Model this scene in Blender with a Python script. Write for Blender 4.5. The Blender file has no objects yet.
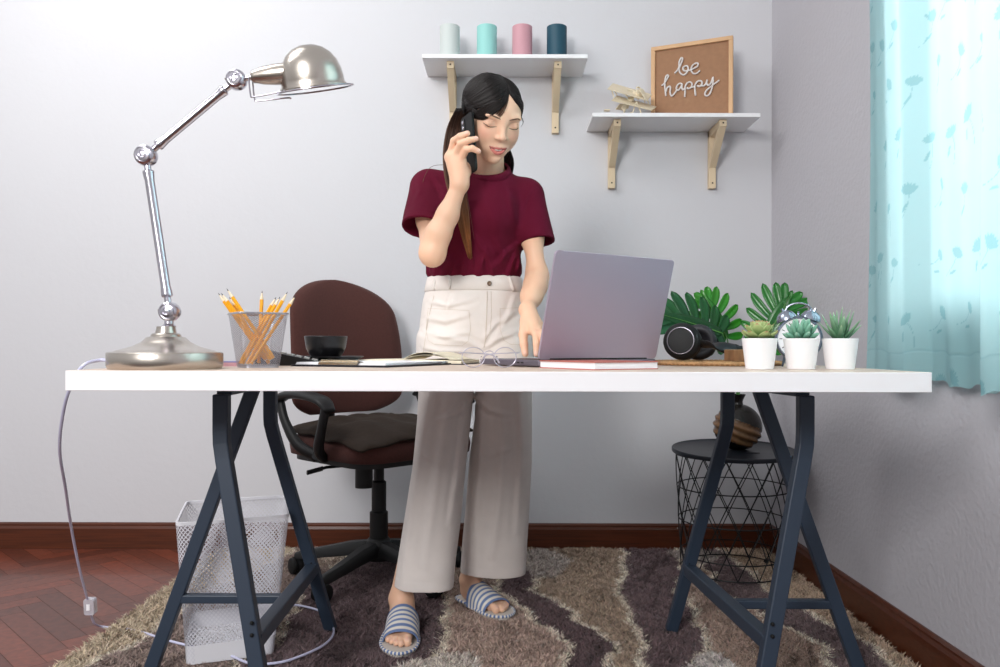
import bpy, bmesh, math, random
import numpy as np
from mathutils import Vector, Matrix, Euler, Quaternion
random.seed(7)
RNG = np.random.default_rng(7)
PI = math.pi
SC = bpy.context.scene
COL = SC.collection
R = math.radians

# ------------------------------------------------------------------ helpers
def lin(c):
    if isinstance(c, str):
        c = c.lstrip('#'); c = [int(c[i:i+2], 16) / 255 for i in (0, 2, 4)]
    return tuple((v / 12.92 if v <= .04045 else ((v + .055) / 1.055) ** 2.4) for v in c[:3])

def V(*a): return Vector(a)

def mat(name, col, rough=.6, metal=0.0, bump=0.0, bscale=200, var=0.0, vscale=20, coat=0.0, spec=.5,
        trans=0.0, ior=1.45, vcol=None, stretch=None, sheen=0.0, sss=0.0, aniso=0.0):
    m = bpy.data.materials.new(name); m.use_nodes = True
    nt = m.node_tree; b = nt.nodes['Principled BSDF']
    c = lin(col)
    b.inputs['Base Color'].default_value = (*c, 1)
    b.inputs['Roughness'].default_value = rough
    b.inputs['Metallic'].default_value = metal
    b.inputs['Coat Weight'].default_value = coat
    b.inputs['Specular IOR Level'].default_value = spec
    b.inputs['Transmission Weight'].default_value = trans
    b.inputs['IOR'].default_value = ior
    b.inputs['Sheen Weight'].default_value = sheen
    b.inputs['Anisotropic'].default_value = aniso
    if sss:
        b.inputs['Subsurface Weight'].default_value = sss
        b.inputs['Subsurface Radius'].default_value = (.012, .005, .003)
    src = None
    tc = nt.nodes.new('ShaderNodeTexCoord'); out = tc.outputs['Object']
    if stretch:
        mp = nt.nodes.new('ShaderNodeMapping'); mp.inputs['Scale'].default_value = stretch
        nt.links.new(out, mp.inputs[0]); out = mp.outputs[0]
    if vcol:
        at = nt.nodes.new('ShaderNodeAttribute'); at.attribute_name = vcol
        src = at.outputs['Color']
    if var:
        n = nt.nodes.new('ShaderNodeTexNoise'); n.inputs['Scale'].default_value = vscale
        n.inputs['Detail'].default_value = 4
        nt.links.new(out, n.inputs['Vector'])
        mr = nt.nodes.new('ShaderNodeMapRange')
        mr.inputs['From Min'].default_value = .25; mr.inputs['From Max'].default_value = .75
        mr.inputs['To Min'].default_value = 1 - var; mr.inputs['To Max'].default_value = 1 + var
        nt.links.new(n.outputs['Fac'], mr.inputs['Value'])
        vm = nt.nodes.new('ShaderNodeVectorMath'); vm.operation = 'SCALE'
        if src: nt.links.new(src, vm.inputs[0])
        else: vm.inputs[0].default_value = c
        nt.links.new(mr.outputs[0], vm.inputs['Scale']); src = vm.outputs[0]
    if src: nt.links.new(src, b.inputs['Base Color'])
    if bump:
        n = nt.nodes.new('ShaderNodeTexNoise'); n.inputs['Scale'].default_value = bscale
        n.inputs['Detail'].default_value = 3
        nt.links.new(out, n.inputs['Vector'])
        bp = nt.nodes.new('ShaderNodeBump'); bp.inputs['Strength'].default_value = bump
        bp.inputs['Distance'].default_value = .002
        nt.links.new(n.outputs['Fac'], bp.inputs['Height']); nt.links.new(bp.outputs[0], b.inputs['Normal'])
    return m

WORLD = {}   # object name -> world matrix of the empties

def tag(o, label=None, cat=None, group=None, kind=None):
    if label: o['label'] = label
    if cat: o['category'] = cat
    if group: o['group'] = group
    if kind: o['kind'] = kind
    return o

def thing(name, loc, label, cat, group=None, rz=0.0):
    o = bpy.data.objects.new(name, None); COL.objects.link(o)
    o.empty_display_size = .02
    o.location = loc; o.rotation_euler = (0, 0, rz)
    WORLD[o.name] = Matrix.Translation(Vector(loc)) @ Matrix.Rotation(rz, 4, 'Z')
    return tag(o, label, cat, group)

def link_mesh(name, me, parent=None, mats=(), smooth=True, uv=None, origin=None):
    o = bpy.data.objects.new(name, me); COL.objects.link(o)
    for m in mats: me.materials.append(m)
    if parent is not None:
        W = WORLD[parent.name]; me.transform(W.inverted()); o.parent = parent
        WORLD[o.name] = W
    else:
        if origin is None:
            n = len(me.vertices); co = np.empty(n * 3, np.float32); me.vertices.foreach_get('co', co)
            co = co.reshape(-1, 3); lo = co.min(0); hi = co.max(0)
            origin = Vector(((lo[0] + hi[0]) / 2, (lo[1] + hi[1]) / 2, lo[2]))
        me.transform(Matrix.Translation(-Vector(origin))); o.location = origin
        WORLD[o.name] = Matrix.Translation(Vector(origin))
    if smooth: me.shade_smooth() if smooth is True else me.shade_smooth()
    me.update()
    return o

def auto(o, deg=35):
    """smooth by angle without bpy.ops: mark sharp edges"""
    bm = bmesh.new(); bm.from_mesh(o.data)
    for e in bm.edges:
        if len(e.link_faces) == 2 and e.calc_face_angle(0) > R(deg): e.smooth = False
    bm.to_mesh(o.data); bm.free(); return o

def bevel(o, w=.002, seg=2, ang=40):
    b = o.modifiers.new('bevel', 'BEVEL'); b.width = w; b.segments = seg; b.limit_method = 'ANGLE'; b.angle_limit = R(ang)
    return o

def spline(pts, k=8, closed=False):
    P = [Vector(p) for p in pts]; n = len(P); out = []
    if n < 3 and not closed: return P
    rng = n if closed else n - 1
    for i in range(rng):
        p1, p2 = P[i], P[(i + 1) % n]
        p0 = P[(i - 1) % n] if (closed or i > 0) else p1 * 2 - p2
        p3 = P[(i + 2) % n] if (closed or i + 2 < n) else p2 * 2 - p1
        for j in range(k):
            t = j / k
            out.append(.5 * ((2 * p1) + (p2 - p0) * t + (2 * p0 - 5 * p1 + 4 * p2 - p3) * t * t + (3 * p1 - p0 - 3 * p2 + p3) * t ** 3))
    if not closed: out.append(P[-1])
    return out

def interp(vals, n):
    m = len(vals); return [vals[min(int(t), m - 2)] + (vals[min(int(t) + 1, m - 1)] - vals[min(int(t), m - 2)]) * (t - min(int(t), m - 2))
                           for t in (i * (m - 1) / (n - 1) for i in range(n))]

class MB:
    def __init__(s): s.v = []; s.f = []; s.mi = []; s.c = []; s.cur = 0; s.color = None
    def add(s, vs, fs, M=None):
        o = len(s.v)
        for v in vs:
            v = Vector(v); s.v.append(M @ v if M else v)
            s.c.append(s.color or (1, 1, 1))
        for f in fs: s.f.append([o + i for i in f]); s.mi.append(s.cur)
        return s
    def box(s, c, d, M=None, rz=0, rot=None):
        x, y, z = (t / 2 for t in d)
        vs = [V(a * x, b * y, e * z) for a in (-1, 1) for b in (-1, 1) for e in (-1, 1)]
        T = Matrix.Translation(Vector(c)) @ (rot.to_4x4() if rot else Matrix.Rotation(rz, 4, 'Z'))
        if M: T = M @ T
        return s.add(vs, [(0, 1, 3, 2), (4, 6, 7, 5), (0, 4, 5, 1), (2, 3, 7, 6), (0, 2, 6, 4), (1, 5, 7, 3)], T)
    def bar(s, a, b, w, h, up=(0, 0, 1)):
        """rectangular bar from a to b; w across, h along 'up'"""
        a, b = Vector(a), Vector(b); d = (b - a); L = d.length; d.normalize()
        x = d.cross(Vector(up)); x = x.normalized() if x.length > 1e-6 else d.orthogonal().normalized()
        z = x.cross(d).normalized()
        rot = Matrix((x, d, z)).transposed()
        return s.box((a + b) / 2, (w, L, h), rot=rot)
    def polybar(s, pts, w, h, up):
        """mitred rectangular tube through pts"""
        P = [Vector(p) for p in pts]; n = len(P); up = Vector(up).normalized(); rings = []
        for i, p in enumerate(P):
            d0 = (P[i] - P[i-1]).normalized() if i else (P[1] - P[0]).normalized()
            d1 = (P[i+1] - P[i]).normalized() if i < n - 1 else d0
            t = (d0 + d1).normalized(); x = t.cross(up).normalized()
            k = 1 / max(.3, abs(x.dot(d0.cross(up).normalized())))
            u = up
            rings.append([p + x * (w/2*k) * a + u * (h/2) * b for a, b in ((-1,-1),(1,-1),(1,1),(-1,1))])
        vs = [v for r in rings for v in r]; fs = [(3,2,1,0), tuple(4*(n-1)+i for i in range(4))]
        for i in range(n-1):
            for j in range(4): fs.append((4*i+j, 4*i+(j+1)%4, 4*i+4+(j+1)%4, 4*i+4+j))
        return s.add(vs, fs)
    def tube(s, pts, r, n=10, closed=False, flat=None, up=None, cap=True):
        P = [Vector(p) for p in pts]; m = len(P)
        rr = list(r) if isinstance(r, (list, tuple)) else [r] * m
        if len(rr) != m: rr = interp(rr, m)
        T = []
        for i in range(m):
            a = P[(i-1) % m] if (closed or i > 0) else P[i]; b = P[(i+1) % m] if (closed or i < m-1) else P[i]
            t = b - a; T.append(t.normalized() if t.length > 1e-9 else V(0,0,1))
        nrm = (Vector(up) - T[0] * T[0].dot(Vector(up))).normalized() if up is not None else T[0].orthogonal().normalized()
        vs = []
        for i in range(m):
            if up is not None:
                q = Vector(up) - T[i] * T[i].dot(Vector(up))
                if q.length > 1e-5: nrm = q.normalized()
            elif i: 
                q = nrm - T[i] * nrm.dot(T[i]); nrm = q.normalized() if q.length > 1e-9 else T[i].orthogonal().normalized()
            bi = T[i].cross(nrm)
            f = 1 if flat is None else flat
            for k in range(n):
                a = 2 * PI * k / n
                vs.append(P[i] + nrm * (math.cos(a) * rr[i] * f) + bi * (math.sin(a) * rr[i]))
        fs = []
        for i in range(m if closed else m - 1):
            for k in range(n):
                a, b = i * n, ((i + 1) % m) * n
                fs.append((a + k, a + (k+1) % n, b + (k+1) % n, b + k))
        if not closed and cap:
            fs.append(tuple(reversed(range(n)))); fs.append(tuple((m-1)*n + k for k in range(n)))
        return s.add(vs, fs)
    def lathe(s, prof, c=(0,0,0), n=48, M=None, close=False):
        """prof: (r,z) list; r=0 ends become poles"""
        vs = []; idx = []
        for r, z in prof:
            if r < 1e-7: idx.append([len(vs)] * n); vs.append(V(0, 0, z))
            else:
                idx.append([len(vs) + k for k in range(n)])
                vs += [V(r * math.cos(2*PI*k/n), r * math.sin(2*PI*k/n), z) for k in range(n)]
        fs = []
        pr = list(zip(idx, idx[1:])) + ([(idx[-1], idx[0])] if close else [])
        for a, b in pr:
            for k in range(n):
                q = [a[k], a[(k+1) % n], b[(k+1) % n], b[k]]
                u = list(dict.fromkeys(q))
                if len(u) > 2: fs.append(tuple(u))
        T = Matrix.Translation(Vector(c))
        if M: T = T @ M
        return s.add(vs, fs, T)
    def prism(s, outline, z0, z1, M=None):
        n = len(outline)
        vs = [V(x, y, z0) for x, y in outline] + [V(x, y, z1) for x, y in outline]
        fs = [tuple(reversed(range(n))), tuple(range(n, 2*n))] + [(i, (i+1) % n, n + (i+1) % n, n + i) for i in range(n)]
        return s.add(vs, fs, M)
    def loft(s, rings, cap=True, closed=True):
        n = len(rings[0]); vs = [v for r in rings for v in r]; fs = []
        for i in range(len(rings)-1):
            for k in range(n if closed else n - 1):
                fs.append((i*n+k, i*n+(k+1) % n, (i+1)*n+(k+1) % n, (i+1)*n+k))
        if cap: fs += [tuple(reversed(range(n))), tuple((len(rings)-1)*n + k for k in range(n))]
        return s.add(vs, fs)
    def sphere(s, c, r, n=16, M=None):
        r = r if isinstance(r, (tuple, list)) else (r, r, r)
        prof = [(max(0, math.sin(PI*i/n)) if 0 < i < n else 0, -math.cos(PI*i/n)) for i in range(n+1)]
        T = Matrix.Diagonal((*r, 1)); T = (M @ T) if M else T
        return s.lathe(prof, c, n*2, T)
    def build(s, name, mats, parent=None, smooth=True, sharp=35, colattr=None, origin=None, fixn=True):
        me = bpy.data.meshes.new(name)
        me.from_pydata([tuple(v) for v in s.v], [], s.f)
        if not isinstance(mats, (list, tuple)): mats = [mats]
        if len(set(s.mi)) > 1 or s.cur: me.polygons.foreach_set('material_index', s.mi)
        if colattr:
            a = me.color_attributes.new(colattr, 'FLOAT_COLOR', 'POINT')
            a.data.foreach_set('color', np.array([(*c, 1) for c in s.c], np.float32).ravel())
        if fixn or sharp:
            bm = bmesh.new(); bm.from_mesh(me)
            if fixn: bmesh.ops.recalc_face_normals(bm, faces=bm.faces)
            if smooth and sharp:
                for e in bm.edges:
                    if len(e.link_faces) == 2 and e.calc_face_angle(0) > R(sharp): e.smooth = False
            bm.to_mesh(me); bm.free()
        return link_mesh(name, me, parent, mats, smooth, origin=origin)

def frame(o, x, z):
    """matrix with origin o, local X=x, local Z=z"""
    z = Vector(z).normalized(); x = Vector(x); x = (x - z * x.dot(z)).normalized(); y = z.cross(x)
    M = Matrix((x, y, z)).transposed().to_4x4(); M.translation = Vector(o); return M

def copy_tree(o, parent=None):
    c = o.copy(); COL.objects.link(c); c.parent = parent
    if o.name in WORLD: WORLD[c.name] = WORLD[o.name].copy()
    for ch in list(o.children): copy_tree(ch, c)
    return c

def rrect(w, h, r, k=6):
    out = []
    for cx, cy, a0 in ((w/2-r, h/2-r, 0), (-w/2+r, h/2-r, 90), (-w/2+r, -h/2+r, 180), (w/2-r, -h/2+r, 270)):
        for i in range(k+1):
            a = R(a0 + 90*i/k); out.append((cx + r*math.cos(a), cy + r*math.sin(a)))
    return out

# ------------------------------------------------------------------ camera
CZ = .778
cam = bpy.data.cameras.new('camera'); co = bpy.data.objects.new('camera', cam); COL.objects.link(co)
cam.sensor_width = 36; cam.lens = 28.8; cam.shift_x = -.005; cam.shift_y = .0125; cam.clip_start = .05
co.matrix_world = Matrix.Translation((0, 0, CZ)) @ Matrix.Rotation(R(90), 4, 'X') @ Matrix.Rotation(.0022, 4, 'Z')
SC.camera = co
SC.view_settings.view_transform = 'Standard'; SC.view_settings.look = 'None'
SC.view_settings.gamma = 1; SC.view_settings.use_curve_mapping = False
SC.view_settings.exposure = 0.0

# ------------------------------------------------------------------ materials
def wall_mat(name, col, bump, sc, dist=.003):
    m = mat(name, col, .85, var=.015, vscale=1.5)
    nt = m.node_tree; b = nt.nodes['Principled BSDF']; tc = nt.nodes['Texture Coordinate']
    n = nt.nodes.new('ShaderNodeTexNoise'); n.inputs['Scale'].default_value = sc; n.inputs['Detail'].default_value = 5
    nt.links.new(tc.outputs['Object'], n.inputs['Vector'])
    bp = nt.nodes.new('ShaderNodeBump'); bp.inputs['Strength'].default_value = bump; bp.inputs['Distance'].default_value = dist
    nt.links.new(n.outputs['Fac'], bp.inputs['Height']); nt.links.new(bp.outputs[0], b.inputs['Normal'])
    return m
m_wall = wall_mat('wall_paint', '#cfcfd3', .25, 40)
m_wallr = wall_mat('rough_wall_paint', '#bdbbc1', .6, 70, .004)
m_skirt = mat('mahogany', '#4f230e', .35, var=.35, vscale=6, stretch=(1, 8, 30), coat=.3, bump=.1, bscale=60)
m_white = mat('white_laminate', '#f4f3f6', .35, bump=.02)
m_beech = mat('beech_desktop', '#d8c3b3', .42, var=.06, vscale=8, stretch=(1, 14, 10))
m_steel = mat('slate_blue_steel', '#2e3a4a', .45, bump=.05, bscale=900)
m_nickel = mat('brushed_nickel', '#c4bcb3', .27, 1.0, bump=.05, bscale=300, stretch=(1, 1, 20))
m_nickel2 = mat('polished_nickel', '#c9c6cf', .2, 1.0)
m_black = mat('black_plastic', '#0b0b0d', .38)
m_blackm = mat('matte_black', '#090a0c', .65)
m_rubber = mat('black_rubber', '#0a0a0b', .7)
m_pine = mat('pine_wood', '#d6c2a3', .55, var=.10, vscale=9, stretch=(1, 1, .15))
m_pinee = mat('pine_pale', '#e8dcc6', .55, var=.05, vscale=9)
m_shelf = mat('shelf_white', '#ececee', .4)
m_paper = mat('paper', '#f2f2f6', .7)
m_cream = mat('cream_pages', '#eadfc6', .7, var=.08, vscale=400, stretch=(.02, .02, 1))

# ------------------------------------------------------------------ room
WY, WX = 3.065, 1.02
def herringbone():
    w = .066; n = 6; mb = MB()
    rot = Matrix.Rotation(R(45), 2)
    for t in range(-80, 110):
        for s_ in range(-14, 14):
            for kind in (0, 1):
                if kind == 0: x0, y0, a, b = t + 2*n*s_, t, n, 1
                else: x0, y0, a, b = t - 1 + 2*n*s_, t, 1, n
                cx, cy = (x0 + a/2)*w, (y0 + b/2)*w
                p = rot @ Vector((cx, cy))
                if not (-2.9 < p.x < 1.3 and .2 < p.y < 3.3): continue
                g = .0006; k = random.uniform(.55, 1.05); h = random.uniform(-.1, .1)
                base = lin('#743a28'); mb.color = (base[0]*k*(1+h), base[1]*k, base[2]*k*(1-h))
                c4 = [rot @ Vector(((x0+g*15)*w if 0 else x0*w+g, y0*w+g)), rot @ Vector(((x0+a)*w-g, y0*w+g)), rot @ Vector(((x0+a)*w-g, (y0+b)*w-g)), rot @ Vector((x0*w+g, (y0+b)*w-g))]
                mb.add([V(q.x, q.y, 0) for q in c4], [(0, 1, 2, 3)])
    me = bpy.data.meshes.new('floor'); me.from_pydata([tuple(v) for v in mb.v], [], mb.f)
    a = me.color_attributes.new('tone', 'FLOAT_COLOR', 'POINT')
    a.data.foreach_set('color', np.array([(*c, 1) for c in mb.c], np.float32).ravel())
    bm = bmesh.new(); bm.from_mesh(me)
    for co_, no in (((0, WY, 0), (0, 1, 0)), ((WX, 0, 0), (1, 0, 0)), ((-2.6, 0, 0), (-1, 0, 0)), ((0, .3, 0), (0, -1, 0))):
        bmesh.ops.bisect_plane(bm, geom=bm.verts[:] + bm.edges[:] + bm.faces[:], plane_co=co_, plane_no=no, clear_outer=True)
    z = -.0015
    q = [bm.verts.new(p) for p in ((-2.6, -1.2, z), (WX, -1.2, z), (WX, WY, z), (-2.6, WY, z), (-2.6, -1.2, -.05), (WX, -1.2, -.05), (WX, WY, -.05), (-2.6, WY, -.05))]
    fs = [bm.faces.new([q[i] for i in f]) for f in ((0,1,2,3), (7,6,5,4), (0,4,5,1), (1,5,6,2), (2,6,7,3), (3,7,4,0))]
    for f in fs: f.material_index = 1
    bm.to_mesh(me); bm.free()
    mf = mat('parquet', '#743a28', .33, vcol='tone', var=.3, vscale=10, stretch=(5, 5, 1), coat=.15)
    mg = mat('parquet_gap', '#2c150e', .6)
    o = link_mesh('floor', me, None, [mf, mg], False, origin=(0, 0, 0)); o['kind'] = 'structure'
herringbone()

def struct(name, mb, m, **k):
    o = mb.build(name, m, **k); o['kind'] = 'structure'; return o
struct('wall_back', MB().box(((WX-2.6)/2+.06, WY+.06, 1.2), (WX+2.6+.12, .12, 2.5)), m_wall, smooth=False)
# right wall with the window opening: y .55..1.95, z .88..2.2
wy0, wy1, wz0, wz1 = .45, 1.98, .86, 2.25
mb = MB()
mb.box((WX+.06, (wy1+WY)/2, 1.2), (.12, WY-wy1, 2.5))
mb.box((WX+.06, (-1.2+wy0)/2, 1.2), (.12, wy0+1.2, 2.5))
mb.box((WX+.06, (wy0+wy1)/2, (wz0-.05)/2), (.12, wy1-wy0, wz0+.05))
mb.box((WX+.06, (wy0+wy1)/2, (wz1+2.45)/2), (.12, wy1-wy0, 2.45-wz1))
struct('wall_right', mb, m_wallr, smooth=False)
m_glass = mat('window_glass', '#f6fbfb', .02, trans=1.0, ior=1.02)
win = MB()
for y in (wy0+.025, (wy0+wy1)/2, wy1-.025): win.box((WX+.07, y, (wz0+wz1)/2), (.05, .05, wz1-wz0))
for z in (wz0+.025, wz1-.025): win.box((WX+.07, (wy0+wy1)/2, z), (.05, wy1-wy0, .05))
w1 = win.build('window_1', m_white, smooth=False, origin=(WX+.07, (wy0+wy1)/2, wz0)); w1['kind'] = 'structure'
for k in (0, 1):
    ya = wy0 + .05 if k == 0 else (wy0+wy1)/2 + .025; yb = (wy0+wy1)/2 - .025 if k == 0 else wy1 - .05
    MB().box((WX+.075, (ya+yb)/2, (wz0+wz1)/2), (.004, yb-ya, wz1-wz0-.1)).build('window_pane', m_glass, w1, smooth=False)

def skirting(name, a, b, nrm):
    prof = [(0, 0), (.016, 0), (.016, .078), (.012, .088), (.012, .094), (.005, .1), (0, .1)]
    a, b, nrm = Vector(a), Vector(b), Vector(nrm)
    rings = [[p + nrm*q[0] + V(0, 0, q[1]) for q in prof] for p in (a, b)]
    o = MB().loft(rings).build(name, m_skirt, sharp=20); o['kind'] = 'structure'
skirting('baseboard_back', (-2.6, WY, 0), (WX, WY, 0), (0, -1, 0))
skirting('baseboard_right', (WX, -1.2, 0), (WX, WY-.016, 0), (-1, 0, 0))

# ------------------------------------------------------------------ rug
def rug():
    x0, x1, y0, y1 = -1.075, .992, 1.15, 3.035
    mp = mat('rug_pile', '#8b776c', .9, vcol='tone', sheen=.15)
    mb_ = mat('rug_backing', '#4a3b35', .95, vcol=None)
    root = thing('shaggy_rug', ((x0+x1)/2, (y0+y1)/2, 0), 'shaggy brown, plum and cream wavy striped rug under the desk', 'rug')
    MB().prism([(x0 + (x1-x0)/2 + p, y0 + (y1-y0)/2 + q) for p, q in rrect(x1-x0, y1-y0, .06)], 0.0, .004).build('backing', mb_, root, smooth=False)
    N = 420000
    y = y0 + (y1-y0) * RNG.random(N) ; x = x0 + (x1-x0) * RNG.random(N)
    # keep the strip nobody sees sparse
    keep = (y > 1.75) | (RNG.random(N) < .25); x, y = x[keep], y[keep]; N = len(x)
    ys = np.array([1.2, 2.0, 2.4, 3.05])
    B = [(-1.0, -.98, -.93, -.80), (-.66, -.62, -.62, -.58), (-.16, -.17, -.17, -.22), (.2, .16, .03, -.10), (.32, .27, .16, .02),
         (.33, .34, .36, .44), (.45, .49, .56, .64), (.85, .80, .70, .66), (1.0, .94, .86, .80)]
    wob = .018*np.sin(y*9+1) + .012*np.sin(y*21+2) + .006*np.sin(y*47)
    cols = [tuple(v*1.35 for v in lin(c)) for c in ('#a59682', '#82726b', '#5f4f51', '#a08b80', '#574648', '#8f7d6d', '#5e4d4f', '#927d71', '#635354', '#a08c79')]
    C = np.tile(cols[0], (N, 1)); line = np.full(N, 9.)
    for i, b in enumerate(B):
        bx = np.interp(y, ys, b) + wob * (1 + .4*math.sin(i*2.1)) + .004*RNG.standard_normal(N)
        C[x > bx] = cols[i+1]; line = np.minimum(line, np.abs(x - bx))
    C[line < .0105] = lin('#ddd0bf')
    def patch(cx, cy, rx, ry, c):
        a = np.arctan2(y-cy, x-cx); rr = np.hypot((x-cx)/rx, (y-cy)/ry); C[rr < 1 + .15*np.sin(3*a+cx*9)] = lin(c)
    patch(.15, 2.84, .08, .19, '#b8aca4'); patch(-.15, 1.88, .10, .12, '#d3c8bf'); patch(.50, 1.90, .06, .10, '#c9c0bb')
    patch(-.66, 2.9, .07, .14, '#b3a294'); patch(.70, 2.93, .09, .10, '#a49992')
    C = C * (1 + .30*RNG.standard_normal((N, 1))).clip(.35, 1.8) * (1 + .03*RNG.standard_normal((N, 3)))
    # clump directions
    ang = 6*np.sin(x*23+np.sin(y*17)*2) + 5*np.sin(y*29+np.cos(x*13)*2) + RNG.normal(0, .8, N)
    lean = np.abs(RNG.normal(.014, .006, N)); H = RNG.uniform(.007, .016, N) * (1 - .2*(line < .02))
    dx, dy = np.cos(ang)*lean, np.sin(ang)*lean
    wv = RNG.uniform(.0012, .0022, N); wa = RNG.random(N)*PI; wx, wyy = np.cos(wa)*wv, np.sin(wa)*wv
    z0 = np.full(N, .003)
    P = np.stack([np.stack([x-wx, y-wyy, z0], 1), np.stack([x+wx, y+wyy, z0], 1),
                  np.stack([x+wx*.8+dx*.4, y+wyy*.8+dy*.4, z0+H*.6], 1), np.stack([x-wx*.8+dx*.4, y-wyy*.8+dy*.4, z0+H*.6], 1),
                  np.stack([x+dx, y+dy, z0+H], 1)], 1).reshape(-1, 3)
    base = np.arange(N)[:, None]*5
    loops = np.concatenate([base + np.array([0, 1, 2, 3]), base + np.array([3, 2, 4])], 1).ravel()
    me = bpy.data.meshes.new('pile'); me.vertices.add(N*5); me.vertices.foreach_set('co', P.astype(np.float32).ravel())
    me.loops.add(N*7); me.loops.foreach_set('vertex_index', loops.astype(np.int32))
    me.polygons.add(N*2); st = (np.arange(N)[:, None]*7 + np.array([0, 4])).ravel()
    me.polygons.foreach_set('loop_start', st.astype(np.int32)); me.update(calc_edges=True)
    a = me.color_attributes.new('tone', 'FLOAT_COLOR', 'POINT')
    cc = np.concatenate([np.repeat(C, 5, axis=0).clip(0, 1), np.ones((N*5, 1))], 1)
    a.data.foreach_set('color', cc.astype(np.float32).ravel())
    o = link_mesh('pile', me, root, [mp], False); o['kind'] = 'stuff'
rug()

# ------------------------------------------------------------------ desk
DZ = .734; DY0, DY1, DX0, DX1 = 1.384, 2.084, -.761, .739
mb = MB().box(((DX0+DX1)/2, (DY0+DY1)/2, DZ-.0175), (DX1-DX0, DY1-DY0, .035))
d = mb.build('desktop', [m_white, m_beech], smooth=False)
for p in d.data.polygons:
    if p.normal.z > .9: p.material_index = 1
bevel(d, .0012, 2)
tag(d, 'long pale wood desktop with thick white edges on two trestles', 'desktop')

def trestle(label, top_f, foot_f, top_r, foot_r, top_s, foot_s, zk=.58):
    cx = (top_f[0]+top_r[0])/2; cy = (top_f[1]+top_r[1])/2
    root = thing('desk_trestle', (cx, cy, 0), label, 'trestle', 'desk trestles')
    zt = DZ-.035
    m = m_steel
    # top rail, under the board
    MB().bar((top_f[0], top_f[1]+.014, zt-.012), (top_r[0], top_r[1]-.014, zt-.012), .03, .022).build('top_rail', m, root, smooth=False)
    for t, f in ((top_f, foot_f), (top_r, foot_r)):
        kz = zk - .04
        L_ = lambda z: (t[0]+(f[0]-t[0])*(zk-z)/zk, t[1]+(f[1]-t[1])*(zk-z)/zk, z)
        pts = [(t[0], t[1], zt-.02), (t[0], t[1], zk+.025), (t[0]+(f[0]-t[0])*.008, t[1]+(f[1]-t[1])*.008, zk), L_(zk-.03), L_(.012)]
        o = MB().polybar(pts, .031, .026, (0, 1, 0)).build('leg', m, root, smooth=False); bevel(o, .003, 2)
        MB().box((f[0], f[1], .006), (.036, .028, .012)).build('foot_cap', m_rubber, o, smooth=False)
    o = MB().polybar([(top_s[0], top_s[1], zt-.02), (foot_s[0], foot_s[1], .012)], .03, .024, (0, 1, 0)).build('leg', m, root, smooth=False); bevel(o, .003, 2)
    MB().box((foot_s[0], foot_s[1], .006), (.034, .028, .012)).build('foot_cap', m_rubber, o, smooth=False)
    zb = .19; k = zb/zk
    a = V(foot_f[0]+(top_f[0]-foot_f[0])*k, foot_f[1]+(top_f[1]-foot_f[1])*k, zb)
    b = V(foot_r[0]+(top_r[0]-foot_r[0])*k, foot_r[1]+(top_r[1]-foot_r[1])*k, zb)
    o = MB().bar(a, b, .03, .03).build('low_bar', m, root, smooth=False); bevel(o, .003, 2)
    c = (a+b)/2; ks = zb/zt
    e = V(foot_s[0]+(top_s[0]-foot_s[0])*ks, foot_s[1], zb)
    c = a + (b-a)*((e.y-a.y)/(b.y-a.y)); c.z = zb
    o = MB().bar(c, e, .022, .02).build('cross_bar', m, root, smooth=False); bevel(o, .003, 2)
    for q in (a, b):
        for dz in (-.012, .012): MB().sphere((q.x, q.y-.014, q.z+.03+dz), .004, 6).build('bolt', m_rubber, root)
trestle('slate blue steel trestle under the lamp end of the desk, a mesh bin beside it', (-.575, 1.625), (-.459, 1.569), (-.592, 2.02), (-.466, 2.162), (-.585, 1.86), (-.826, 1.86))
trestle('slate blue steel trestle under the potted plant end of the desk', (.61, 1.625), (.487, 1.569), (.562, 2.02), (.448, 2.162), (.582, 1.83), (.82, 1.83))

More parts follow.
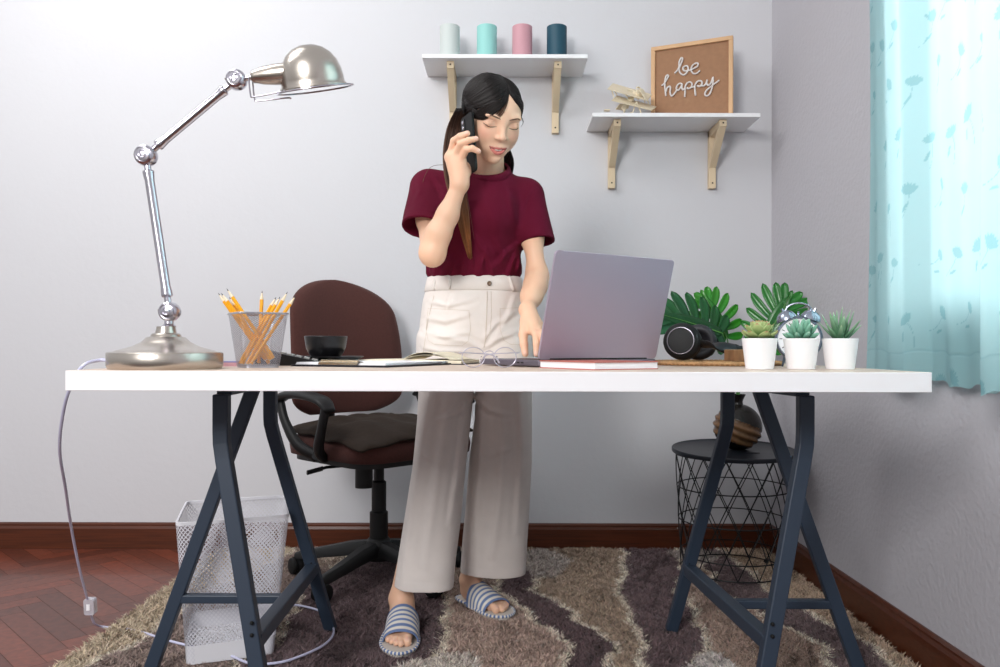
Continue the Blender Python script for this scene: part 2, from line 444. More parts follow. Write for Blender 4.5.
# ------------------------------------------------------------------ lamp
def lampz(py): return CZ - (py-346-.8)*1.495/800
def lampx(px): return (px-505)*1.495/800
def LP(px, py, dy=0):
    dd = 1.495+dy; return V((px-505)*dd/800, dd, CZ-(py-346.6)*dd/800)
def lamp():
    bx, by = lampx(166), 1.495
    root = thing('desk_lamp', (bx, by, DZ), 'brushed nickel jointed desk lamp with a dome shade at the desk end', 'lamp')
    r = .1015
    MB().lathe([(0, 0), (r-.003, 0), (r-.002, .003), (r, .006), (r, .029), (r-.002, .031), (r-.012, .032), (r-.016, .034), (.075, .037), (.058, .042), (.043, .050), (.034, .059), (.0275, .060), (.026, .064), (.024, .066), (.019, .067), (.017, .074), (.0165, .079), (0, .080)],
               (bx, by, DZ), 64).build('base', m_nickel, root, sharp=45)
    J0 = LP(169.5, 313); J1 = LP(145.5, 157); J2 = LP(236, 81)
    c0 = V(J0.x-.001, by, DZ+.078)
    col = MB().lathe([(.012, 0), (.013, .002), (.0085, .006), (.008, .012), (.010, .015), (.0095, .02), (0, .02)], c0, 24).build('base_collar', m_nickel2, root)
    def joint(c, s=1.0):
        M = frame((0, 0, 0), (1, 0, 0), (0, -1, 0))
        j = MB().lathe([(0, -.016), (.014, -.016), (.018, -.012), (.0195, -.006), (.0195, .006), (.018, .011), (.0145, .014), (.013, .0135), (.012, .0155), (.0075, .0165), (.0065, .0155), (.005, .018), (0, .019)], c, 32, Matrix.Scale(s, 4) @ M).build('joint', m_nickel2, root, sharp=30)
        MB().tube([c + V(-.017, .004, .006)*s, c + V(-.024, .004, .002)*s], .0028*s, 8).build('wing_screw', m_nickel, j)
    joint(J0, .95); joint(J1, 1.0); joint(J2, .95)
    def arm(a, b, ra=.0075):
        d = (b-a).normalized(); L = (b-a).length
        M = frame((0, 0, 0), d.orthogonal(), d)
        s0, s1 = .017, L-.017
        MB().lathe([(.0062, s0), (.0062, s0+.010), (.0098, s0+.012), (.0105, s0+.015), (.0098, s0+.018), (ra+.0012, s0+.022), (ra, s0+.03), (ra, s1-.03), (ra+.0012, s1-.022), (.0098, s1-.018), (.0105, s1-.015), (.0098, s1-.012), (.0062, s1-.010), (.0062, s1)], a, 24, M).build('arm', m_nickel2, root, sharp=40)
    arm(J0, J1, .0088); arm(J1, J2, .0082)
    # socket + shade
    S0 = J2 + V(.017, 0, .003); d = V(1, 0, .02).normalized()
    S1 = LP(251, 78); d = (LP(290, 74) - S1).normalized()
    MB().tube([J2 + V(.012, 0, .002), S1 + d*.004], .0055, 14).build('neck', m_nickel2, root)
    M = frame((0, 0, 0), V(0, 0, 1), d)
    MB().lathe([(0, 0), (.009, .000), (.012, .004), (.0125, .008), (.0165, .022), (.019, .045), (.0195, .07), (.019, .086), (0, .088)], S1, 32, M).build('socket', m_nickel, root, sharp=40)
    # dome: axis tilted, opening downwards
    ax = (LP(316, 92) - LP(307, 47)).normalized(); ax = V(.115, .30, -.95).normalized()
    top = LP(305.5, 45.5)
    D = frame(top, V(1, 0, 0), ax)
    prof = [(0, 0), (.02, .002), (.04, .010), (.058, .025), (.071, .045), (.079, .070), (.0815, .092), (.0825, .106), (.087, .111), (.090, .113), (.089, .1145), (.0865, .1125), (.081, .107), (.0795, .092), (.077, .070), (.069, .046), (.056, .027), (.039, .012), (.02, .0045), (0, .003)]
    prof = [(min(a, .0865)*.72, b*.67) for a, b in prof]
    sh = MB().lathe(prof, (0, 0, 0), 64, D).build('shade', m_nickel, root, sharp=50)
    bl = mat('bulb_glass', '#f3f1ea', .2)
    MB().sphere(D @ V(0, 0, .042), .02, 12).build('bulb', bl, sh)
    # wire guard ring + stalk
    c = LP(315, 90.5); axr = V(.14, .27, -.95).normalized(); Mr = frame(c, V(1, 0, 0), axr)
    g = MB().tube([Mr @ V(.0705*math.cos(a), .0705*math.sin(a), 0) for a in np.linspace(0, 2*PI, 64, endpoint=False)], .0016, 8, closed=True)
    for dy in (-.012, .012):
        g.tube(spline([LP(250, 79)+V(0, dy, 0), LP(252, 98)+V(0, dy, 0), LP(256, 100)+V(0, dy, 0), LP(283, 96)+V(0, dy*1.5, 0), LP(287, 95.6)+V(0, dy*2, 0)], 4), .0015, 8)
    g.build('shade_ring', m_nickel2, root)
lamp()

m_cord = mat('clear_cord', '#c6c7e2', .25, coat=.5)
def FL(px, py, z=.02):   # floor point seen at that spot
    dd = (CZ-z)*800/(py-346); return V((px-505)*dd/800, dd, z)
def AT(px, py, d): return V((px-505)*d/800, d, CZ-(py-346)*d/800)
cord = MB()
pts = [(lampx(166)-.1075, 1.495, DZ+.014), AT(100, 361, 1.50), AT(84, 366, 1.47), AT(73, 382, 1.46), AT(64, 410, 1.50), AT(60, 450, 1.58), AT(66, 490, 1.72), AT(72, 530, 1.88), AT(80, 570, 2.0), AT(88, 600, 2.10)]
cord.tube(spline(pts, 8), .0032, 8)
cord.tube(spline([AT(91, 612, 2.12), AT(95, 624, 2.16), FL(106, 628, .004), FL(135, 631, .006), FL(168, 641, .018), FL(200, 649, .02), FL(230, 656, .02), FL(252, 664, .02), FL(280, 663, .02), FL(305, 655, .02), FL(325, 645, .02), FL(334, 634, .02), FL(332, 622, .02), FL(322, 612, .02), FL(300, 606, .02), FL(284, 606, .02)], 6), .0032, 8)
croot = thing('power_cord', (-.95, 1.8, 0), 'translucent lilac power cord hanging off the desk end and trailing over the rug', 'cord')
cord.build('cable', m_cord, croot)
sw = MB(); c = AT(91, 607, 2.115)
Ms = frame(c, V(1, 0, 0), V(.0, -.1, 1))
sw.prism([(-.010, -.022), (.010, -.022), (.014, -.018), (.014, .018), (.010, .022), (-.010, .022), (-.014, .018), (-.014, -.018)], -.010, .010, Ms @ Matrix.Rotation(R(90), 4, 'X'))
o = sw.build('inline_switch', mat('clear_plastic', '#e8e6ee', .15, trans=.5, coat=.6), croot, smooth=False); bevel(o, .002)
MB().box(c + V(0, -.0105, 0), (.009, .005, .016)).build('switch_button', m_paper, croot, smooth=False)

# ------------------------------------------------------------------ wire mesh material (real holes, by UV in metres)
def mesh_mat(name, col, pitch, wire, rough=.35, metal=.6, rot=45, sx=1.0):
    m = bpy.data.materials.new(name); m.use_nodes = True; nt = m.node_tree
    b = nt.nodes['Principled BSDF']; out = nt.nodes['Material Output']
    b.inputs['Base Color'].default_value = (*lin(col), 1); b.inputs['Roughness'].default_value = rough; b.inputs['Metallic'].default_value = metal
    uv = nt.nodes.new('ShaderNodeUVMap'); uv.uv_map = 'uv'
    mp = nt.nodes.new('ShaderNodeMapping'); mp.vector_type = 'POINT'
    sc = nt.nodes.new('ShaderNodeMapping'); sc.inputs['Scale'].default_value = (sx/pitch, 1/pitch, 1)
    mp.inputs['Rotation'].default_value = (0, 0, R(rot))
    nt.links.new(uv.outputs[0], sc.inputs[0]); nt.links.new(sc.outputs[0], mp.inputs[0])
    fr = nt.nodes.new('ShaderNodeVectorMath'); fr.operation = 'FRACTION'; nt.links.new(mp.outputs[0], fr.inputs[0])
    sp = nt.nodes.new('ShaderNodeSeparateXYZ'); nt.links.new(fr.outputs[0], sp.inputs[0])
    ls = []
    for k in (0, 1):
        q = nt.nodes.new('ShaderNodeMath'); q.operation = 'LESS_THAN'; q.inputs[1].default_value = wire
        nt.links.new(sp.outputs[k], q.inputs[0]); ls.append(q)
    mx = nt.nodes.new('ShaderNodeMath'); mx.operation = 'MAXIMUM'
    nt.links.new(ls[0].outputs[0], mx.inputs[0]); nt.links.new(ls[1].outputs[0], mx.inputs[1])
    tr = nt.nodes.new('ShaderNodeBsdfTransparent'); ms = nt.nodes.new('ShaderNodeMixShader')
    nt.links.new(mx.outputs[0], ms.inputs[0]); nt.links.new(tr.outputs[0], ms.inputs[1]); nt.links.new(b.outputs[0], ms.inputs[2])
    nt.links.new(ms.outputs[0], out.inputs[0]); return m

def meshed_sides(name, rings, m, parent):
    """loft of closed rings with uv in metres"""
    n = len(rings[0]); k = len(rings)
    vs = []; uvs = []
    for r in rings:
        u = 0
        for j in range(n+1):
            p = r[j % n]
            if j: u += (Vector(p) - Vector(r[j-1])).length
            vs.append(p); uvs.append((u, p[2]))
    # normalise u to the first ring so the lattice stays aligned
    u0 = [uvs[j][0] for j in range(n+1)]
    fs = []
    for i in range(k-1):
        for j in range(n): fs.append((i*(n+1)+j, i*(n+1)+j+1, (i+1)*(n+1)+j+1, (i+1)*(n+1)+j))
    me = bpy.data.meshes.new(name); me.from_pydata([tuple(v) for v in vs], [], fs)
    ul = me.uv_layers.new(name='uv')
    for l in me.loops: ul.data[l.index].uv = (u0[l.vertex_index % (n+1)], uvs[l.vertex_index][1])
    return link_mesh(name, me, parent, [m], True)

def ringat(c, w, h, r, z, rz=0, k=5):
    M = Matrix.Translation(V(c[0], c[1], z)) @ Matrix.Rotation(rz, 4, 'Z')
    return [M @ V(x, y, 0) for x, y in rrect(w, h, r, k)]

# pencil cup
m_cupmesh = mesh_mat('silver_wire_mesh', '#9a9aa6', .0030, .22, .35, .7)
m_silver = mat('silver_paint', '#b4b4bd', .3, .7)
cc = (-.395*1.0, 1.60); cc = ((258-505)/500, 1.60)
root = thing('pencil_cup', (cc[0], cc[1], DZ), 'square silver wire mesh cup full of yellow pencils', 'pencil cup')
cr = R(32)
rb, rt = (.083, .0), (.104, 0)
rings = [ringat(cc, .072+.026*t, .072+.026*t, .014, DZ+.003+.103*t, cr) for t in (0, .33, .66, 1)]
meshed_sides('mesh_body', rings, m_cupmesh, root)
MB().tube(ringat(cc, .099, .099, .015, DZ+.107, cr), .0022, 8, closed=True).build('rim', m_silver, root)
MB().loft([ringat(cc, .070, .070, .014, DZ+z, cr) for z in (.0, .006)]).build('base', m_silver, root, sharp=30)
# pencils
m_yel = mat('pencil_yellow', '#f2a81c', .35); m_wood = mat('pencil_wood', '#ecd9bd', .6); m_lead = mat('graphite', '#2a2a33', .4)
def pencil():
    r = bpy.data.objects.new('pencil', None); COL.objects.link(r); WORLD[r.name] = Matrix.Identity(4); r.empty_display_size = .01
    b = MB().lathe([(0, 0), (.0037, 0), (.0037, .145)], n=6).build('barrel', m_yel, r, smooth=False)
    MB().lathe([(.0037, .145), (.0012, .160), (0, .160)], n=12).build('tip_wood', m_wood, r)
    MB().lathe([(.0012, .160), (.0002, .1655), (0, .1655)], n=8).build('lead', m_lead, r)
    MB().lathe([(0, 0), (.0030, 0), (.0030, -.0004), (0, -.0004)], n=8).build('end_grain', m_wood, r, smooth=False)
    return r
p0 = pencil()
def CP(px, py, dy): d_ = 1.60+dy; return V((px-505)*d_/800, d_, CZ-(py-345.4)*d_/800)
spots = [((263, 356, .012), (218, 293, .012), 'yellow pencil leaning farthest over the lamp side of the cup'),
         ((269, 357, .002), (221, 293, -.002), 'yellow pencil leaning to the lamp side, second lowest of that bunch'),
         ((273, 357, -.012), (226.5, 288.5, -.016), 'tallest yellow pencil leaning to the lamp side of the cup'),
         ((266, 358, .022), (229, 297, .024), 'short yellow pencil half hidden behind the tallest pencil'),
         ((259, 357, .03), (262, 290.5, .034), 'upright yellow pencil at the back of the cup'),
         ((243, 358, .02), (276, 297, .022), 'yellow pencil leaning to the chair side, shortest of that bunch'),
         ((245, 359, -.006), (280, 296.5, .008), 'yellow pencil between two others leaning to the chair side'),
         ((250, 359, -.018), (287.5, 291.5, -.01), 'highest yellow pencil leaning to the chair side'),
         ((254, 359, -.022), (295.5, 295.5, -.004), 'yellow pencil leaning farthest over the chair side of the cup')]
for i, (a, b, lb) in enumerate(spots):
    p = p0 if i == 0 else copy_tree(p0)
    A, B_ = CP(*a), CP(*b); A.z = max(A.z, DZ+.009)
    L = (B_-A).length; dr = (B_-A).normalized()
    A2 = B_ - dr*.1655
    if A2.z < DZ+.008: A2 = B_ - dr*((B_.z-DZ-.008)/dr.z)
    s = (B_-A2).length/.1655
    p.location = A2; p.rotation_mode = 'QUATERNION'; p.rotation_quaternion = dr.to_track_quat('Z', 'Y'); p.scale = (1, 1, s)
    tag(p, lb, 'pencil', 'yellow pencils in the mesh cup')

# ------------------------------------------------------------------ waste bin
m_binmesh = mesh_mat('white_wire_mesh', '#d6d6de', .0080, .30, .4, 0, 45, 1.35)
m_binw = mat('white_enamel', '#e0e0e6', .35)
def quad_ring(C, r=.02, k=4):
    out = []; n = len(C)
    for i in range(n):
        p, a, b = C[i], C[i-1], C[(i+1) % n]; da, db = (a-p).normalized(), (b-p).normalized()
        P0, P2 = p+da*r, p+db*r
        for j in range(k+1):
            t = j/k; out.append(P0*(1-t)**2 + p*2*t*(1-t) + P2*t*t)
    return out
zt = .352
top = [V(-.790, 1.915, zt), V(-.542, 2.015, zt), V(-.628, 2.285, zt), V(-.873, 2.19, zt)]
bot = [V(-.762, 1.912, .012), V(-.572, 1.985, .012), V(-.645, 2.24, .012), V(-.842, 2.16, .012)]
root = thing('waste_bin', (-.70, 2.1, .02), 'tall white wire mesh waste bin behind the trestle on the rug', 'waste bin')
meshed_sides('mesh_body', [quad_ring([b_*(1-t)+t_*t for b_, t_ in zip(bot, top)], .022) for t in (0, .5, .98)], m_binmesh, root)
rr_ = quad_ring(top, .022)
MB().loft([[p+V(0, 0, -.008) for p in rr_], rr_, [c_ + (p-c_)*.965 for p in rr_ for c_ in [V(-.708, 2.101, zt)]], [c_ + (p-c_)*.965 + V(0, 0, -.008) for p in rr_ for c_ in [V(-.708, 2.101, zt)]]], cap=False).build('rim', m_binw, root, sharp=40)
bb = quad_ring(bot, .022)
MB().loft([bb, [p+V(0, 0, .003) for p in bb]]).build('base', m_binw, root, sharp=30)
mt = [b_*(1-.13)+t_*.13 for b_, t_ in zip(bot, top)]
MB().loft([[p*1.0 for p in quad_ring(bot, .0225)], quad_ring(mt, .0225)], cap=False).build('solid_band', m_binw, root)
# ------------------------------------------------------------------ wall shelves
def shelf(label, x0, x1, zu, bxs):
    d = .203; yb = WY - .001; yf = yb - d
    root = thing('wall_shelf', ((x0+x1)/2, yb, zu-.22), label, 'shelf', 'white bracket shelves')
    o = MB().box(((x0+x1)/2, (yb+yf)/2, zu+.007), (x1-x0, d, .014)).build('shelf_board', m_shelf, root, smooth=False); bevel(o, .001)
    for bx in bxs:
        w = .026
        m = MB()
        m.box((bx, yb-.0125, zu-.11), (w, .025, .22))                       # wall leg
        m.box((bx, (yb+yf+.03)/2-.0005, zu-.0125-.0005), (w, d-.032, .025))  # arm under the board
        m.bar((bx, yb-.022, zu-.135), (bx, yf+.042, zu-.018), w*.98, .02, up=(0, 0, 1))
        b = m.build('bracket', [m_pine], root, smooth=False); bevel(b, .0012)
        for z in (zu-.20, zu-.035):
            y = yb-.0255 if z < zu-.1 else yf+.0295
            MB().lathe([(.0034, 0), (.0026, .0008), (0, .0008)], (bx, y, z if z < zu-.1 else zu-.0125), 10, frame((0, 0, 0), (1, 0, 0), (0, -1, 0))).build('screw', mat('screw_metal', '#5a5046', .4, .8), b)
shelf('white wall shelf holding four coloured cups above the woman, on two pine brackets', -.2986, .2935, 1.808, (-.2, .1895))
shelf('white wall shelf holding the framed sign and wooden biplane, on two pine brackets', .311, .912, 1.599, (.4045, .787))

def cup(x, col, label):
    y, z = 2.965, 1.8225; r = .0372; h = .137
    m = mat('cup_glaze_' + col[1:], col, .55)
    o = MB().lathe([(0, .002), (r-.003, .002), (r-.003, 0), (r-.0015, 0), (r, .003), (r, h-.001), (r-.001, h), (r-.0025, h-.001), (r-.003, .006), (0, .006)], (x, y, z), 40).build('tumbler', m, None, sharp=40)
    tag(o, label, 'cup', 'coloured cups on the upper shelf')
for x, c, l in ((-.207, '#c3cac8', 'pale grey cylindrical cup standing on the upper wall shelf'), (-.0695, '#93cdc8', 'mint green cylindrical cup standing on the upper wall shelf'),
                (.0615, '#c7949e', 'dusty pink cylindrical cup standing on the upper wall shelf'), (.1895, '#1d4a5c', 'dark teal cylindrical cup standing on the upper wall shelf')):
    cup(x, c, l)

# framed sign, one corner nearer the room
def sign():
    zs = 1.6135
    A_, B_ = V(.5535, 3.035, zs), V(.829, 2.915, zs)
    ex = (B_-A_).normalized(); W = (B_-A_).length; H = .296; ez = V(0, 0, 1); en = ex.cross(ez).normalized()   # towards the room
    if en.y > 0: en = -en
    M = Matrix((ex, ez, en)).transposed().to_4x4(); M.translation = A_
    root = thing('framed_sign', tuple((A_+B_)/2), 'framed brown board with white rope lettering, leaning in the corner of the lower shelf', 'sign')
    mfr = mat('oak_frame', '#cfa67c', .5, var=.1, vscale=12)
    t = .015; fr = MB()
    for a, b in (((0, 0), (W, t)), ((0, H-t), (W, H)), ((0, t), (t, H-t)), ((W-t, t), (W, H-t))):
        fr.box(((a[0]+b[0])/2, (a[1]+b[1])/2, 0), (b[0]-a[0], b[1]-a[1], .018), M)
    o = fr.build('frame', mfr, root, smooth=False); bevel(o, .001)
    MB().box((W/2, H/2, -.003), (W-2*t, H-2*t, .006), M).build('backboard', mat('hardboard', '#9a7254', .7, var=.08, vscale=60, bump=.1, bscale=300), root, smooth=False)
    # lettering traced on the board: 834x667 crop px -> board coordinates
    def T(px, py):
        X = 655 + px/11.12; Y = 50 + py/11.12
        u = (X-650.7)/(733-650.7)
        # perspective between the two uprights
        sl, sr = 800/3.035, 800/2.915
        uu = u*sl/(sr + u*(sl-sr)); 
        s = sl + (sr-sl)*u
        z = CZ - (Y-346.5)/s
        return M @ V(uu*W, z - zs, .0045)
    mr_ = mat('white_rope', '#d9d3d0', .8, bump=.6, bscale=500)
    words = {
      'lettering_be': [[(230, 262), (262, 228), (280, 190), (282, 140), (300, 98), (318, 92), (318, 120), (300, 165), (282, 215), (292, 255), (330, 280), (368, 255), (385, 210), (370, 180), (335, 190), (325, 215), (345, 235), (385, 232), (410, 225), (445, 210), (485, 185), (495, 155), (468, 150), (430, 180), (418, 225), (440, 262), (480, 262), (515, 230)]],
      'lettering_happy': [[(78, 402), (110, 375), (135, 335), (155, 300), (148, 282), (128, 300), (115, 360), (118, 430), (128, 515)],
                [(128, 470), (145, 425), (172, 408), (182, 430), (178, 480), (195, 515), (225, 490), (255, 450)],
                [(320, 385), (290, 375), (258, 400), (250, 435), (272, 450), (300, 420), (318, 385), (312, 420), (325, 445), (350, 425)],
                [(345, 525), (350, 470), (352, 410), (375, 370), (410, 360), (428, 385), (415, 420), (385, 432), (370, 420)],
                [(415, 415), (440, 415), (452, 405)],
                [(468, 510), (462, 460), (460, 405), (480, 360), (520, 345), (540, 365), (530, 395), (505, 408), (485, 398)],
                [(530, 400), (560, 400), (580, 380), (595, 335), (590, 375), (608, 395), (635, 370), (658, 305), (655, 380), (640, 450), (615, 500), (585, 512), (570, 490), (590, 450), (635, 410), (680, 375), (725, 340)]]}
    for nm, strokes in words.items():
        m = MB()
        for st in strokes: m.tube(spline([T(*p) for p in st], 6), .0032, 8)
        m.build(nm, mr_, root)
sign()

def biplane():
    m = mat('plywood', '#ddd0b6', .6, var=.06, vscale=30)
    c = V(.445, 2.945, 1.6135)
    root = thing('wooden_biplane', tuple(c), 'small unpainted plywood biplane model beside the framed sign', 'model plane')
    s = 800/2.945
    def P(px, py, dy=0):     # crop of 600..660 x 75..120 at 14.82x
        X, Y = 600+px/14.82, 75+py/14.82; d = 2.945+dy; return V((X-505)*d/800, d, CZ-(Y-346.5)*d/800)
    def plate(name, P4, t=.003):
        a, b, c_, d_ = [Vector(p) for p in P4]; n = (b-a).cross(d_-a).normalized()*t
        MB().loft([[a, b, c_, d_], [a+n, b+n, c_+n, d_+n]]).build(name, m, root, smooth=False)
    # wings: seen from below, they run left to right, chord into the depth
    plate('upper_wing', [P(105, 205, -.035), P(180, 125, .03), P(765, 290, .03), P(690, 375, -.035)])
    plate('lower_wing', [P(165, 375, -.03), P(240, 305, .03), P(830, 470, .03), P(760, 520, -.03)])
    st = MB()
    for a, b in (((165, 225), (195, 330)), ((190, 200), (245, 300)), ((345, 255), (420, 345)), ((395, 215), (500, 240)), ((440, 330), (530, 250)), ((690, 350), (715, 440)), ((640, 340), (660, 410)), ((600, 330), (560, 260))):
        MB().bar(P(*a), P(*b), .004, .003, up=(0, 1, 0)).build('strut', m, root, smooth=False)
    # fuselage: two side plates and formers
    b = MB()
    for dy in (-.012, .012):
        b.bar(P(520, 260, dy), P(330, 520, dy+.04), .003, .020, up=(0, 0, 1))
        b.bar(P(600, 250, dy), P(520, 330, dy), .003, .03)
    for q in (.1, .4, .7, .95):
        p = P(560, 260) * (1-q) + P(345, 520, .04)*q; b.box(p, (.004, .03, .022))
    b.build('fuselage', m, root, smooth=False)
    plate('tailplane', [P(225, 515, .05), P(290, 430, .05), P(440, 445, .09), P(330, 530, .09)])
    n = MB(); n.lathe([(0, -.012), (.011, -.012), (.013, 0), (.011, .012), (0, .012)], P(590, 270, -.02), 20, frame((0, 0, 0), (0, 0, 1), V(.5, -.8, .25)))
    n.lathe([(.011, 0), (.013, .002), (.015, .004), (.013, .006), (.011, .004)], P(560, 235, -.03), 20, frame((0, 0, 0), (0, 0, 1), V(.5, -.8, .25)), close=True)
    n.build('engine', m, root)
    MB().bar(P(575, 215, -.045), P(665, 345, -.045), .008, .003, up=(.5, -.8, .2)).build('propeller', m, root, smooth=False)
    for x in (455, 600):
        w_ = MB().lathe([(0, -.002), (.010, -.002), (.010, .002), (0, .002)], V(P(x, 500, -.02).x, 2.925, 1.6245), 20, frame((0, 0, 0), (0, 0, 1), V(.9, -.3, 0))).build('wheel', m, root)
        MB().bar(V(P(x, 500).x, 2.925, 1.6245), P(530, 400, -.01), .004, .003, up=(0, 1, 0)).build('undercarriage_strut', m, root, smooth=False)
    MB().box(P(95, 530, .04) , (.02, .02, .004)).build('tail_skid', m, root, smooth=False)
biplane()

# ------------------------------------------------------------------ curtain
def curtain():
    ya, yb_, za, zb = .80, 2.10, .70, 2.36
    nu, nv = 620, 560
    u = np.linspace(0, 1, nu); v = np.linspace(0, 1, nv); U, Vv = np.meshgrid(u, v)
    Y = yb_ - (yb_-ya)*U
    keys_u = np.array([0, .02, .10, .155, .19, .26, .33, .40, .45, .56, .64, .72, .80, .88, 1.0])
    keys_x = np.array([.0, .006, -.012, -.016, .036, .030, .040, .036, -.040, -.030, -.010, .034, -.034, -.02, .02])
    base = np.interp(U, keys_u, keys_x)
    k = 11; ker = np.hanning(k); ker /= ker.sum()
    row = np.convolve(np.pad(base[0], k//2, mode='edge'), ker, mode='valid')
    drift = .010*np.sin(Vv*3+U*9) * (1-Vv)
    X = .948 + np.repeat(row[None], nv, 0)*(1.05 - .25*Vv) + drift + .004*np.sin(U*90+Vv*4)
    Z = za + (zb-za)*Vv + .006*np.sin(U*40)*(1-Vv)**6 + .0025*np.sin(U*120)*(1-Vv)**10
    Z -= .018*U*(1-Vv)**4
    hem = (Vv*(zb-za) > .066) & (Vv*(zb-za) < .071); X[hem] += .0015
    P = np.stack([X, Y, Z], -1).reshape(-1, 3)
    # woven flowers: clusters of petals on the cloth itself (cloth coordinates in metres)
    s = U*1.75; t = Vv*1.66; pat = np.zeros_like(s)
    rg = np.random.default_rng(3)
    for gx in np.arange(0, 1.8, .115):
        for gy in np.arange(0, 1.7, .14):
            cx = gx + rg.uniform(-.025, .025) + (.055 if int(round(gy/.14)) % 2 else 0); cy = gy + rg.uniform(-.02, .02); a0 = rg.uniform(.6, 2.4); sz = rg.uniform(.011, .018)
            m = (abs(s-cx) < .07) & (abs(t-cy) < .08); ss, tt = s[m]-cx, t[m]-cy; acc = np.zeros_like(ss)
            for q in range(7):
                a = a0 + (q-3)*.30; px, py = ss*math.cos(a)+tt*math.sin(a), -ss*math.sin(a)+tt*math.cos(a)
                acc = np.maximum(acc, (((px-sz)/(sz*.85))**2 + (py/(.0042))**2 < 1)*1.0)
            stem = (abs(ss*math.sin(a0)-tt*math.cos(a0) + 8*(ss*math.cos(a0)+tt*math.sin(a0))**2) < .0011) & ((ss*math.cos(a0)+tt*math.sin(a0)) < 0) & ((ss*math.cos(a0)+tt*math.sin(a0)) > -.055)
            acc = np.maximum(acc, stem*1.0)
            a = a0+2.4; px, py = (ss+.012)*math.cos(a)+(tt+.03)*math.sin(a), -(ss+.012)*math.sin(a)+(tt+.03)*math.cos(a)
            acc = np.maximum(acc, ((px/.013)**2 + (py/.0035)**2 < 1)*1.0)
            pat[m] = np.maximum(pat[m], acc)
    pat[hem] = .5
    idx = np.arange(nu*nv).reshape(nv, nu)
    F = np.stack([idx[:-1, :-1], idx[:-1, 1:], idx[1:, 1:], idx[1:, :-1]], -1).reshape(-1, 4)
    me = bpy.data.meshes.new('cloth'); me.vertices.add(len(P)); me.vertices.foreach_set('co', P.astype(np.float32).ravel())
    me.loops.add(F.size); me.loops.foreach_set('vertex_index', F.astype(np.int32).ravel())
    me.polygons.add(len(F)); me.polygons.foreach_set('loop_start', (np.arange(len(F))*4).astype(np.int32)); me.update(calc_edges=True)
    a = me.attributes.new('weave', 'FLOAT', 'POINT'); a.data.foreach_set('value', pat.astype(np.float32).ravel())
    m = bpy.data.materials.new('teal_voile'); m.use_nodes = True; nt = m.node_tree
    for n in list(nt.nodes): nt.nodes.remove(n)
    out = nt.nodes.new('ShaderNodeOutputMaterial'); at = nt.nodes.new('ShaderNodeAttribute'); at.attribute_name = 'weave'
    mixc = nt.nodes.new('ShaderNodeMix'); mixc.data_type = 'RGBA'
    mixc.inputs[6].default_value = (*lin('#9ed0d4'), 1); mixc.inputs[7].default_value = (*lin('#8cc3ca'), 1)
    nt.links.new(at.outputs['Fac'], mixc.inputs[0])
    di = nt.nodes.new('ShaderNodeBsdfDiffuse'); tr = nt.nodes.new('ShaderNodeBsdfTranslucent'); gl = nt.nodes.new('ShaderNodeBsdfGlossy'); gl.inputs['Roughness'].default_value = .45
    tb = nt.nodes.new('ShaderNodeBsdfTransparent')
    mix2 = nt.nodes.new('ShaderNodeMix'); mix2.data_type = 'RGBA'; mix2.inputs[6].default_value = (*lin('#d3eef1'), 1); mix2.inputs[7].default_value = (*lin('#a3d2d8'), 1)
    nt.links.new(at.outputs['Fac'], mix2.inputs[0]); nt.links.new(mix2.outputs[2], tr.inputs[0])
    nt.links.new(mixc.outputs[2], di.inputs[0])
    a1 = nt.nodes.new('ShaderNodeMixShader'); a1.inputs[0].default_value = .5
    nt.links.new(di.outputs[0], a1.inputs[1]); nt.links.new(tr.outputs[0], a1.inputs[2])
    a2 = nt.nodes.new('ShaderNodeMixShader'); a2.inputs[0].default_value = .06
    nt.links.new(a1.outputs[0], a2.inputs[1]); nt.links.new(gl.outputs[0], a2.inputs[2])
    a3 = nt.nodes.new('ShaderNodeMixShader'); a3.inputs[0].default_value = .05
    nt.links.new(a2.outputs[0], a3.inputs[1]); nt.links.new(tb.outputs[0], a3.inputs[2])
    nt.links.new(a3.outputs[0], out.inputs[0])
    root = thing('curtain', (.95, 1.45, .70), 'sheer teal curtain with woven flowers hanging at the bright window', 'curtain')
    link_mesh('cloth', me, root, [m], True)
    MB().tube([(.955, .75, 2.365), (.955, 2.16, 2.365)], .012, 16).build('curtain_rod', m_white, root)
    for y in (.78, 2.13): MB().bar((.955, y, 2.365), (1.02, y, 2.365), .018, .018).build('rod_bracket', m_white, root, smooth=False)
curtain()

